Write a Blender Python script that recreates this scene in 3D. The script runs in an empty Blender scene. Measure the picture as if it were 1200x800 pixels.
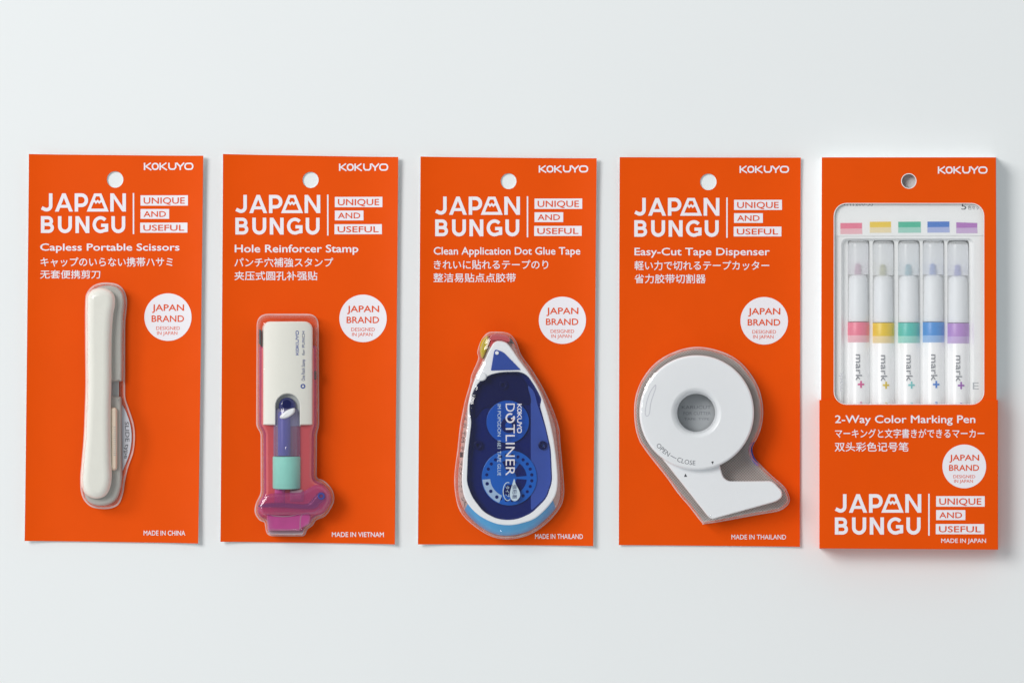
import bpy, math, random
from mathutils import Vector, Matrix, noise
from mathutils.geometry import tessellate_polygon

random.seed(7)
SC = bpy.context.scene
COL = SC.collection
PX = 0.0004            # metres on the table for one photograph pixel
CAM = 1.2              # camera height above the table

# ------------------------------------------------------------------ camera
cam_data = bpy.data.cameras.new('camera')
cam_data.sensor_width = 36.0
cam_data.lens = 36.0 * CAM / (1200 * PX)
cam_data.clip_start = 0.05
cam_data.clip_end = 50.0
cam = bpy.data.objects.new('camera', cam_data)
cam.location = (0, 0, CAM)
COL.objects.link(cam)
SC.camera = cam

# ------------------------------------------------------------------ light
world = bpy.data.worlds.new('World')
SC.world = world
world.use_nodes = True
bg = world.node_tree.nodes['Background']
# a bright studio round the table under a darker ceiling
bg.inputs[1].default_value = 0.66
_nt = world.node_tree
_tc = _nt.nodes.new('ShaderNodeTexCoord')
_sx = _nt.nodes.new('ShaderNodeSeparateXYZ')
_rp = _nt.nodes.new('ShaderNodeValToRGB')
_e = _rp.color_ramp.elements.new(0.12); _e.color = (1.15, 1.2, 1.22, 1)
_rp.color_ramp.elements[0].color = (1.15, 1.2, 1.22, 1)
_e = _rp.color_ramp.elements.new(0.45); _e.color = (0.93, 0.98, 1.0, 1)
_rp.color_ramp.elements[-1].position = 0.92
_rp.color_ramp.elements[-1].color = (0.30, 0.32, 0.33, 1)
_nt.links.new(_tc.outputs['Generated'], _sx.inputs[0])
_nt.links.new(_sx.outputs['Z'], _rp.inputs[0])
_nt.links.new(_rp.outputs[0], bg.inputs[0])

def area(name, loc, target, size, power, color):
    d = bpy.data.lights.new(name, 'AREA')
    d.shape = 'RECTANGLE'
    d.size, d.size_y = size
    d.energy = power
    d.color = color
    o = bpy.data.objects.new(name, d)
    o.location = loc
    o.rotation_euler = (Vector(target) - Vector(loc)).to_track_quat('-Z', 'Y').to_euler()
    COL.objects.link(o)
    return o
area('softbox', (-1.85, 1.10, 2.45), (-0.05, 0, 0), (1.35, 1.35), 71.0, (1.0, 0.985, 0.965))
area('small_lamp', (-0.35, -1.10, 1.75), (0, 0, 0), (0.11, 0.11), 1.2, (1.0, 0.99, 0.97))

SC.view_settings.view_transform = 'Standard'
SC.view_settings.look = 'None'
SC.view_settings.exposure = 0.0
SC.view_settings.gamma = 1.0
SC.view_settings.use_curve_mapping = False
SC.cycles.use_denoising = True
SC.cycles.transparent_max_bounces = 32
SC.cycles.max_bounces = 10
SC.cycles.caustics_reflective = False
SC.cycles.caustics_refractive = False

# ------------------------------------------------------------------ materials
def lin(h):
    out = []
    for i in (0, 2, 4):
        c = int(h[i:i + 2], 16) / 255
        out.append(c / 12.92 if c <= 0.04045 else ((c + 0.055) / 1.055) ** 2.4)
    return tuple(out) + (1.0,)

def paint(name, hexc, rough=0.5, spec=0.4, var=0.03, scale=300.0, bump=0.0, bump_scale=900.0, coat=0.0):
    m = bpy.data.materials.new(name)
    m.use_nodes = True
    nt = m.node_tree
    p = nt.nodes['Principled BSDF']
    p.inputs['Roughness'].default_value = rough
    p.inputs['Specular IOR Level'].default_value = spec
    p.inputs['Coat Weight'].default_value = coat
    p.inputs['Coat Roughness'].default_value = 0.12
    tc = nt.nodes.new('ShaderNodeTexCoord')
    n = nt.nodes.new('ShaderNodeTexNoise')
    n.inputs['Scale'].default_value = scale
    n.inputs['Detail'].default_value = 4
    nt.links.new(tc.outputs['Object'], n.inputs['Vector'])
    mx = nt.nodes.new('ShaderNodeMix')
    mx.data_type = 'RGBA'
    c = lin(hexc)
    mx.inputs[6].default_value = tuple(v * (1 - var) for v in c[:3]) + (1,)
    mx.inputs[7].default_value = tuple(min(1, v * (1 + var)) for v in c[:3]) + (1,)
    nt.links.new(n.outputs['Fac'], mx.inputs[0])
    nt.links.new(mx.outputs[2], p.inputs['Base Color'])
    if bump:
        n2 = nt.nodes.new('ShaderNodeTexNoise')
        n2.inputs['Scale'].default_value = bump_scale
        n2.inputs['Detail'].default_value = 3
        nt.links.new(tc.outputs['Object'], n2.inputs['Vector'])
        b = nt.nodes.new('ShaderNodeBump')
        b.inputs['Strength'].default_value = bump
        b.inputs['Distance'].default_value = 0.0004
        nt.links.new(n2.outputs['Fac'], b.inputs['Height'])
        nt.links.new(b.outputs['Normal'], p.inputs['Normal'])
    return m

def sheen(m, lo, hi, scale):
    nt = m.node_tree
    n = nt.nodes.new('ShaderNodeTexNoise'); n.inputs['Scale'].default_value = scale; n.inputs['Detail'].default_value = 5
    tc = nt.nodes.new('ShaderNodeTexCoord'); nt.links.new(tc.outputs['Object'], n.inputs['Vector'])
    mr = nt.nodes.new('ShaderNodeMapRange'); mr.inputs[3].default_value = lo; mr.inputs[4].default_value = hi
    nt.links.new(n.outputs['Fac'], mr.inputs[0]); nt.links.new(mr.outputs[0], nt.nodes['Principled BSDF'].inputs['Roughness'])

def clear(name, tint='ffffff', edge='d8d4d0', haze=0.04, edge_amt=0.5, rough=0.06, wrinkle=0.1, ior=1.45, wscale=90.0, pw=2.5, base=0.02, trans=0.0):
    """thin clear or tinted plastic: sees through face on, milky / dense where seen edge on, glossy on top"""
    m = bpy.data.materials.new(name)
    m.use_nodes = True
    nt = m.node_tree
    nt.nodes.clear()
    out = nt.nodes.new('ShaderNodeOutputMaterial')
    tr = nt.nodes.new('ShaderNodeBsdfTransparent'); tr.inputs[0].default_value = lin(tint)
    df = nt.nodes.new('ShaderNodeBsdfDiffuse'); df.inputs[0].default_value = lin(edge)
    gl = nt.nodes.new('ShaderNodeBsdfGlossy'); gl.inputs['Roughness'].default_value = rough
    gl.inputs[0].default_value = (1, 1, 1, 1)
    tc = nt.nodes.new('ShaderNodeTexCoord')
    n2 = nt.nodes.new('ShaderNodeTexNoise')
    n2.inputs['Scale'].default_value = wscale
    n2.inputs['Detail'].default_value = 3
    nt.links.new(tc.outputs['Object'], n2.inputs['Vector'])
    b = nt.nodes.new('ShaderNodeBump')
    b.inputs['Strength'].default_value = wrinkle
    b.inputs['Distance'].default_value = 0.004
    nt.links.new(n2.outputs['Fac'], b.inputs['Height'])
    nt.links.new(b.outputs['Normal'], gl.inputs['Normal'])
    lw = nt.nodes.new('ShaderNodeLayerWeight'); lw.inputs['Blend'].default_value = 0.5
    pwn = nt.nodes.new('ShaderNodeMath'); pwn.operation = 'POWER'; pwn.inputs[1].default_value = pw
    nt.links.new(lw.outputs['Facing'], pwn.inputs[0])
    ma = nt.nodes.new('ShaderNodeMath'); ma.operation = 'MULTIPLY_ADD'
    ma.inputs[1].default_value = edge_amt
    ma.inputs[2].default_value = haze
    ma.use_clamp = True
    nt.links.new(pwn.outputs[0], ma.inputs[0])
    m1 = nt.nodes.new('ShaderNodeMixShader')
    nt.links.new(ma.outputs[0], m1.inputs[0])
    nt.links.new(tr.outputs[0], m1.inputs[1])
    tl = nt.nodes.new('ShaderNodeBsdfTranslucent'); tl.inputs[0].default_value = lin(edge)
    md = nt.nodes.new('ShaderNodeMixShader'); md.inputs[0].default_value = trans
    nt.links.new(df.outputs[0], md.inputs[1]); nt.links.new(tl.outputs[0], md.inputs[2])
    nt.links.new(md.outputs[0], m1.inputs[2])
    lw2 = nt.nodes.new('ShaderNodeLayerWeight'); lw2.inputs['Blend'].default_value = 0.5
    nt.links.new(b.outputs['Normal'], lw2.inputs['Normal'])
    p5 = nt.nodes.new('ShaderNodeMath'); p5.operation = 'POWER'; p5.inputs[1].default_value = 4.0
    nt.links.new(lw2.outputs['Facing'], p5.inputs[0])
    fr = nt.nodes.new('ShaderNodeMath'); fr.operation = 'MULTIPLY_ADD'
    fr.inputs[1].default_value = 0.8; fr.inputs[2].default_value = base
    nt.links.new(p5.outputs[0], fr.inputs[0])
    m2 = nt.nodes.new('ShaderNodeMixShader')
    nt.links.new(fr.outputs[0], m2.inputs[0])
    nt.links.new(m1.outputs[0], m2.inputs[1])
    nt.links.new(gl.outputs[0], m2.inputs[2])
    nt.links.new(m2.outputs[0], out.inputs['Surface'])
    return m

M = {}
M['paper']   = paint('white backdrop paper', 'edf0f1', 0.75, 0.2, 0.008, 14.0, 0.05, 1400)
M['orange']  = paint('orange coated card', 'eb5202', 0.55, 0.1, 0.05, 45.0, 0.04, 1600)
sheen(M['orange'], 0.4, 0.7, 60.0)
M['orange_ink'] = paint('orange printing ink', 'e8500c', 0.5, 0.3, 0.02)
M['ink']     = paint('white printing ink', 'f2eef4', 0.5, 0.3, 0.01)
M['card_core'] = paint('white card core', 'f8f9f9', 0.7, 0.2, 0.02)
M['white']   = paint('warm white plastic', 'f4f3ea', 0.17, 0.5, 0.008, 120)
M['white_cool'] = paint('cool white plastic', 'f8fafd', 0.3, 0.5, 0.006, 120)
M['grey_plastic'] = paint('grey plastic', 'b8b7b1', 0.35, 0.5, 0.03)
M['steel']   = paint('dull steel', 'b4b8b8', 0.3, 0.8, 0.05)
M['cream']   = paint('cream plastic', 'ead9c4', 0.35, 0.5, 0.02)
M['label']   = paint('pale lavender label', 'd5d6de', 0.5, 0.3, 0.02)
M['dark_ink'] = paint('dark grey ink', '3b3c44', 0.5, 0.3, 0.02)
M['grey_ink'] = paint('grey ink', '868990', 0.5, 0.3, 0.02)
M['faint_ink'] = paint('faint grey ink', 'b9bdc2', 0.5, 0.3, 0.02)
M['blue_ink'] = paint('blue ink', '2f4fa6', 0.5, 0.3, 0.02)
M['navy']    = paint('navy plastic', '091d6a', 0.25, 0.25, 0.06, 200)
M['deep_navy'] = paint('deep navy plastic', '0b1150', 0.25, 0.2, 0.06, 200)
M['mid_blue'] = paint('mid blue plastic', '3350a6', 0.25, 0.5, 0.05, 200)
M['panel_blue'] = paint('dusty blue plastic', '4a62b0', 0.25, 0.5, 0.05, 200)
M['royal']   = paint('royal blue plastic', '2540cc', 0.25, 0.5, 0.05)
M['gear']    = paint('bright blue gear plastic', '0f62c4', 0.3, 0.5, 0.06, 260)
M['gear_sky'] = paint('sky blue gear plastic', '1272cf', 0.3, 0.5, 0.05, 260)  # paler blue of the lower gear
M['sky']     = paint('sky blue plastic', '4aa3dc', 0.28, 0.5, 0.06, 150)
M['pale_blue'] = paint('pale blue label', 'cfe2ee', 0.5, 0.3, 0.02)
M['mint']    = paint('mint tape roll', '98dcd0', 0.4, 0.4, 0.05, 400)
M['yellow']  = paint('olive yellow plastic', 'c8b020', 0.2, 0.5, 0.08, 200)
M['red']     = paint('rose red plastic', 'c4525a', 0.25, 0.5, 0.08, 300)
M['black']   = paint('black plastic', '26202a', 0.3, 0.5, 0.05)
M['magenta'] = paint('magenta plastic', 'c04890', 0.12, 0.6, 0.12, 200, coat=0.6)
M['violet']  = paint('blue violet plastic', '262a6c', 0.1, 0.7, 0.08, 200, coat=0.5)
M['lens_grey'] = paint('grey film', 'b2b6b9', 0.45, 0.4, 0.04)
M['blister'] = clear('clear blister plastic', 'fefefe', 'dedbd8', 0.002, 0.62, 0.035, 0.24, base=0.045, pw=1.9, wscale=130.0)
M['rim']     = clear('blister edge with milky painted gleam', 'ffffff', 'f8f6f6', 0.55, 0.3, 0.15, 0.3)  # pale cut edge, with its bright reflection put into the milky white
M['film']    = clear('clear window film', 'ffffff', 'fefeff', 0.12, 0.15, 0.05, 0.15, trans=0.5, wscale=28.0)  # white haze in the colour stands in for glare on the window
M['pink_clear'] = clear('translucent pink plastic', 'ffd8d2', 'f8707a', 0.55, 0.4, 0.06, 0.1, pw=1.0, base=0.05)
M['pink_edge'] = clear('translucent magenta plastic edge', 'ffb0c8', 'b03a78', 0.45, 0.5, 0.06, 0.1, pw=1.0, base=0.05)
M['grey_clear'] = clear('smoky clear plastic', 'd6d2ea', 'b0aad2', 0.3, 0.4, 0.05, 0.05, base=0.05)
M['base_pink'] = clear('violet pink clear plastic', 'f0bcd8', 'd25ea6', 0.3, 0.5, 0.05, 0.12, base=0.06)
M['tube'] = clear('violet tinted clear tube', 'fcf8fd', 'dcc4e2', 0.05, 0.5, 0.05, 0.05, base=0.05)
M['lilac_clear'] = clear('lilac clear plastic', 'e6cfe0', 'e9c9dc', 0.35, 0.4, 0.1, 0.05)
M['navy_clear'] = clear('navy clear plastic', 'f4f8ff', '2a4a9e', 0.0, 0.3, 0.06, 0.05)
M['cap']     = clear('frosted white cap plastic', 'fafcff', 'feffff', 0.48, 0.3, 0.2, 0.02, trans=0.35)
M['shell']   = clear('milky clear shell', 'ffffff', 'f3efec', 0.3, 0.4, 0.12, 0.1)
M['barrel']  = paint('white pen barrel', 'fcfcfd', 0.3, 0.5, 0.006, 120)

def mesh_pattern():
    m = paint('grey woven film', 'a59d98', 0.5, 0.3, 0.02)
    nt = m.node_tree
    p = nt.nodes['Principled BSDF']
    tc = nt.nodes.new('ShaderNodeTexCoord')
    ch = nt.nodes.new('ShaderNodeTexChecker')
    ch.inputs['Scale'].default_value = 1500.0
    ch.inputs['Color1'].default_value = lin('8c837e')
    ch.inputs['Color2'].default_value = lin('b4aca7')
    nt.links.new(tc.outputs['Object'], ch.inputs['Vector'])
    nt.links.new(ch.outputs[0], p.inputs['Base Color'])
    return m
M['woven'] = mesh_pattern()

# ------------------------------------------------------------------ mesh helpers
class Frame:
    """a thing's base: the Empty, and photo pixels -> its local metres at a height in mm"""
    def __init__(s, name, px, py, rot, label, cat, group=None, z=0.0):
        o = bpy.data.objects.new(name, None)
        o.empty_display_size = 0.01
        s.o, s.r, s.z0 = o, math.radians(rot), z / 1000
        f = (CAM - s.z0) / CAM
        s.x0, s.y0 = (px - 600) * PX * f, (400 - py) * PX * f
        o.location = (s.x0, s.y0, s.z0)
        o.rotation_euler = (0, 0, s.r)
        o['label'] = label; o['category'] = cat
        if group: o['group'] = group
        COL.objects.link(o)
        s.bow = None
    def L(s, px, py, z):
        zz = z / 1000
        f = (CAM - zz) / CAM
        x, y = (px - 600) * PX * f - s.x0, (400 - py) * PX * f - s.y0
        c, n = math.cos(-s.r), math.sin(-s.r)
        lx, ly = c * x - n * y, n * x + c * y
        return (lx, ly, zz - s.z0)

class MB:
    """collects faces for ONE mesh object (several materials allowed)"""
    def __init__(s): s.v, s.f, s.m, s.mats = [], [], [], []
    def slot(s, m):
        if m not in s.mats: s.mats.append(m)
        return s.mats.index(m)
    def add(s, vs, fs, m):
        b = len(s.v); k = s.slot(m)
        s.v += [tuple(v) for v in vs]
        s.f += [tuple(i + b for i in f) for f in fs]
        s.m += [k] * len(fs)
    def build(s, name, parent, smooth=35, bow=None):
        me = bpy.data.meshes.new(name)
        vs = s.v
        if bow: vs = [(x, y, z + bow(x, y)) for x, y, z in vs]
        me.from_pydata(vs, [], s.f)
        for m in s.mats: me.materials.append(m)
        me.polygons.foreach_set('material_index', s.m)
        if smooth:
            me.shade_smooth()
            me.set_sharp_from_angle(angle=math.radians(smooth))
        me.update()
        o = bpy.data.objects.new(name, me)
        COL.objects.link(o)
        o.parent = parent
        return o

def area2(p):
    return sum(p[i][0] * p[(i + 1) % len(p)][1] - p[(i + 1) % len(p)][0] * p[i][1] for i in range(len(p))) / 2

def ccw(p):
    # pixel y points down: counter-clockwise on the table = negative pixel area
    return list(p) if area2(p) < 0 else list(reversed(p))

def inset(p, d):
    """p as from ccw(); d > 0 shrinks"""
    n = len(p); out = []
    for i in range(n):
        a, b, c = p[i - 1], p[i], p[(i + 1) % n]
        u = Vector((b[0] - a[0], b[1] - a[1])); w = Vector((c[0] - b[0], c[1] - b[1]))
        if u.length < 1e-9: u = w.copy()
        if w.length < 1e-9: w = u.copy()
        u.normalize(); w.normalize()
        n1 = Vector((u.y, -u.x)); n2 = Vector((w.y, -w.x))
        m = n1 + n2
        k = max(0.45, 1 + n1.dot(n2))
        out.append((b[0] + m.x * d / k, b[1] + m.y * d / k))
    return out

def spline(pts, per=6, closed=True):
    """Catmull-Rom through the points"""
    n = len(pts); out = []
    rng = range(n) if closed else range(n - 1)
    for i in rng:
        if closed:
            p0, p1, p2, p3 = pts[i - 1], pts[i], pts[(i + 1) % n], pts[(i + 2) % n]
        else:
            p0, p1, p2, p3 = pts[max(0, i - 1)], pts[i], pts[i + 1], pts[min(n - 1, i + 2)]
        for k in range(per):
            t = k / per
            q = []
            for a in (0, 1):
                q.append(0.5 * (2 * p1[a] + (p2[a] - p0[a]) * t + (2 * p0[a] - 5 * p1[a] + 4 * p2[a] - p3[a]) * t * t
                                + (3 * p1[a] - p0[a] - 3 * p2[a] + p3[a]) * t ** 3))
            out.append(tuple(q))
    if not closed: out.append(tuple(pts[-1]))
    return out

def rrect(x0, y0, x1, y1, r, n=6):
    rs = r if isinstance(r, (list, tuple)) else (r,) * 4     # TL TR BR BL
    out = []
    for (cx, cy, a0, rr) in ((x0 + rs[0], y0 + rs[0], 180, rs[0]), (x1 - rs[1], y0 + rs[1], 270, rs[1]),
                             (x1 - rs[2], y1 - rs[2], 0, rs[2]), (x0 + rs[3], y1 - rs[3], 90, rs[3])):
        if rr <= 0.01: out.append((cx, cy)); continue
        for k in range(n + 1):
            a = math.radians(a0 + 90 * k / n)
            out.append((cx + rr * math.cos(a), cy + rr * math.sin(a)))
    return out

def circ(cx, cy, r, n=40, ry=None):
    return [(cx + r * math.cos(2 * math.pi * k / n), cy + (ry or r) * math.sin(2 * math.pi * k / n)) for k in range(n)]

def rounded(pts, r, n=5):
    """round the corners of a polygon; r number or list"""
    m = len(pts); out = []
    for i in range(m):
        a, b, c = Vector(pts[i - 1]), Vector(pts[i]), Vector(pts[(i + 1) % m])
        rr = r[i] if isinstance(r, (list, tuple)) else r
        if rr <= 0: out.append(tuple(b)); continue
        u, w = (a - b), (c - b)
        d = min(rr, u.length * .48, w.length * .48)
        p, q = b + u.normalized() * d, b + w.normalized() * d
        for k in range(n + 1):
            t = k / n
            out.append(tuple((1 - t) ** 2 * p + 2 * t * (1 - t) * b + t * t * q))
    return out

def loft(mb, F, outline, prof, mat, holes=(), hole_prof=None, cap_mat=None, bottom=True, zfun=None, cap=True):
    """rings of the outline inset by prof (inset px, z mm) from the bottom up, holes opened alike, cap on top"""
    o = ccw(outline)
    hs = [ccw(h) for h in holes]
    hp = hole_prof or prof
    N = len(o)
    zf = zfun or (lambda x, y, z: z)
    rings = []
    for d, z in prof:
        rings.append([F.L(x, y, zf(x, y, z)) for x, y in inset(o, d)])
    vs = [v for r in rings for v in r]
    fs = []
    for k in range(len(rings) - 1):
        for i in range(N):
            j = (i + 1) % N
            fs.append((k * N + i, k * N + j, (k + 1) * N + j, (k + 1) * N + i))
    mb.add(vs, fs, mat)
    hr_all = []
    for h in hs:
        n = len(h)
        rr = [[F.L(x, y, zf(x, y, z)) for x, y in inset(h, -d)] for d, z in hp]
        hr_all.append(rr)
        vs = [v for r in rr for v in r]
        fs = []
        for k in range(len(rr) - 1):
            for i in range(n):
                j = (i + 1) % n
                fs.append((k * n + j, k * n + i, (k + 1) * n + i, (k + 1) * n + j))
        mb.add(vs, fs, mat)
    for (idx, up) in ((-1, True), (0, False)):
        if not up and not bottom: continue
        if up and not cap: continue
        loops = [rings[idx]] + [rr[idx] for rr in hr_all]
        flat = [v for l in loops for v in l]
        tris = tessellate_polygon([[Vector((v[0] * 1000, v[1] * 1000, 0)) for v in l] for l in loops])
        ff = []
        for t in tris:
            a, b, c = (Vector(flat[i][:2]) for i in t)
            cr = (b - a).cross(c - a)
            if abs(cr) < 1e-14: continue
            ff.append(t if (cr > 0) == up else (t[0], t[2], t[1]))
        mb.add(flat, ff, cap_mat if (cap_mat and up) else mat)

def plate(name, F, outline, z0, z1, mat, parent, holes=(), bev=0.6, cap_mat=None, smooth=35):
    mb = MB()
    b = min(bev * PX * 1000, (z1 - z0) * .8)          # mm
    prof = [(0, z0), (0, z1 - b), (bev * .3, z1 - b * .3), (bev, z1)] if bev > 0 else [(0, z0), (0, z1)]
    loft(mb, F, outline, prof, mat, holes, cap_mat=cap_mat)
    return mb.build(name, parent, smooth)

def dome(h, d, n=6, z0=0.0, wall=0.35, power=1.0):
    """profile rising z0..z0+h while insetting d px, after a straight wall"""
    pr = [(0, z0), (0, z0 + h * wall)]
    for k in range(1, n + 1):
        a = math.pi / 2 * k / n
        pr.append((d * (1 - math.cos(a)) ** power, z0 + h * wall + h * (1 - wall) * math.sin(a)))
    return pr

def lathe_y(mb, F, cx, zc, prof, mat, n=28, close=True, zscale=1.0):
    """body of revolution about an axis along the photo's vertical: prof = (py, r px)"""
    vs, fs = [], []
    for py, r in prof:
        f = (CAM - zc / 1000) / CAM
        bx, by, bz = F.L(cx, py, zc)
        ax = Vector(F.L(cx + 1, py, zc)) - Vector((bx, by, bz))
        for k in range(n):
            a = 2 * math.pi * k / n
            v = Vector((bx, by, bz)) + ax * (r * math.cos(a))
            v.z += r * PX * f * math.sin(a) * zscale
            vs.append(tuple(v))
    m = len(prof)
    for k in range(m - 1):
        for i in range(n):
            j = (i + 1) % n
            fs.append((k * n + i, (k + 1) * n + i, (k + 1) * n + j, k * n + j))
    if close:
        fs.append(tuple(range(n)))
        fs.append(tuple(reversed(range((m - 1) * n, m * n))))
    mb.add(vs, fs, mat)

# ------------------------------------------------------------------ lettering
_txt = {}
def glyphs(body, weight):
    key = (body, weight)
    if key not in _txt:
        c = bpy.data.curves.new('lettering', 'FONT')
        c.body = body; c.size = 1.0; c.offset = weight
        c.resolution_u = 3; c.fill_mode = 'FRONT'
        o = bpy.data.objects.new('lettering', c)
        me = bpy.data.meshes.new_from_object(o)
        vs = [tuple(v.co) for v in me.vertices]
        fs = []
        for p in me.polygons:
            t = tuple(p.vertices)
            fs.append(t if p.normal.z >= 0 else tuple(reversed(t)))
        bpy.data.objects.remove(o); bpy.data.curves.remove(c); bpy.data.meshes.remove(me)
        _txt[key] = (vs, fs)
    return _txt[key]

CAPH = None
def text(mb, F, body, x0, x1, y0, y1, z, mat, weight=0.0, rot=0, fit='cap', curve=None):
    """lettering stretched to the pixel box. fit 'cap': y0..y1 is top of capitals..baseline; 'box': full ink height.
    rot 90 reads downwards, -90 reads upwards (then x0..x1 / y0..y1 still bound it in the photo)"""
    global CAPH
    if CAPH is None: CAPH = max(v[1] for v in glyphs('H', 0.0)[0])
    vs, fs = glyphs(body, 0.0)
    if not vs: return
    if weight:
        v2, f2 = [], []
        for k, (dx, dy) in enumerate(((0, 0), (-1, 0), (1, 0), (0, 1), (0, -1))):
            b = len(v2)
            v2 += [(x + dx * weight, y + dy * weight, k * 0.012) for x, y, _ in vs]
            f2 += [tuple(i + b for i in f) for f in fs]
        vs, fs = v2, f2
    ax0, ax1 = min(v[0] for v in vs), max(v[0] for v in vs)
    ay0, ay1 = min(v[1] for v in vs), max(v[1] for v in vs)
    if fit == 'cap': ay0, ay1 = -weight, CAPH + weight
    out = []
    for x, y, dz in vs:
        u, w = (x - ax0) / (ax1 - ax0), (y - ay0) / (ay1 - ay0)
        if rot == 0:    px, py = x0 + u * (x1 - x0), y1 - w * (y1 - y0)
        elif rot == 90: px, py = x0 + w * (x1 - x0), y0 + u * (y1 - y0)
        else:           px, py = x1 - w * (x1 - x0), y1 - u * (y1 - y0)
        if curve: px, py = curve(u, w)
        out.append(F.L(px, py, z + dz))
    mb.add(out, fs, mat)

def flat(mb, F, pts, z, mat):
    p = ccw(pts)
    vs = [F.L(x, y, z) for x, y in p]
    tris = tessellate_polygon([[Vector((v[0] * 1000, v[1] * 1000, 0)) for v in vs]])
    ff = []
    for t in tris:
        a, b, c = (Vector(vs[i][:2]) for i in t)
        cr = (b - a).cross(c - a)
        if abs(cr) < 1e-16: continue
        ff.append(t if cr > 0 else (t[0], t[2], t[1]))
    mb.add(vs, ff, mat)

def grid_box(mb, F, a, b, z, mat, n=14, m=3):
    vs = [F.L(a[0] + (b[0] - a[0]) * i / n, a[1] + (b[1] - a[1]) * j / m, z) for j in range(m + 1) for i in range(n + 1)]
    fs = [(j * (n + 1) + i, (j + 1) * (n + 1) + i, (j + 1) * (n + 1) + i + 1, j * (n + 1) + i + 1) for j in range(m) for i in range(n)]
    mb.add(vs, fs, mat)

_zs = [0]
def stroke(mb, F, pts, w, z, mat, closed=False):
    _zs[0] = (_zs[0] + 1) % 9
    z = z + _zs[0] * 0.01
    q_ = [pts[0]]
    for p_ in pts[1:]:
        if math.dist(p_, q_[-1]) > 0.22: q_.append(p_)
    pts = q_
    n = len(pts); l, r = [], []
    for i in range(n):
        a = Vector(pts[i - 1]) if (i or closed) else None
        b = Vector(pts[i])
        c = Vector(pts[(i + 1) % n]) if (i < n - 1 or closed) else None
        u = (b - a).normalized() if a is not None else (c - b).normalized()
        v = (c - b).normalized() if c is not None else u
        n1, n2 = Vector((u.y, -u.x)), Vector((v.y, -v.x))
        m = (n1 + n2) / max(0.5, 1 + n1.dot(n2))
        l.append(b + m * w / 2); r.append(b - m * w / 2)
    vs = [F.L(p.x, p.y, z) for p in l] + [F.L(p.x, p.y, z) for p in r]
    fs = []
    for i in range(n if closed else n - 1):
        j = (i + 1) % n
        q = (i, n + i, n + j, j)
        A, B, C = (Vector(vs[k][:2]) for k in q[:3])
        fs.append(q if (B - A).cross(C - A) > 0 else tuple(reversed(q)))
    mb.add(vs, fs, mat)

def arc(cx, cy, rx, ry, a0, a1, n=10):
    return [(cx + rx * math.cos(math.radians(a0 + (a1 - a0) * k / n)), cy + ry * math.sin(math.radians(a0 + (a1 - a0) * k / n))) for k in range(n + 1)]

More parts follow.
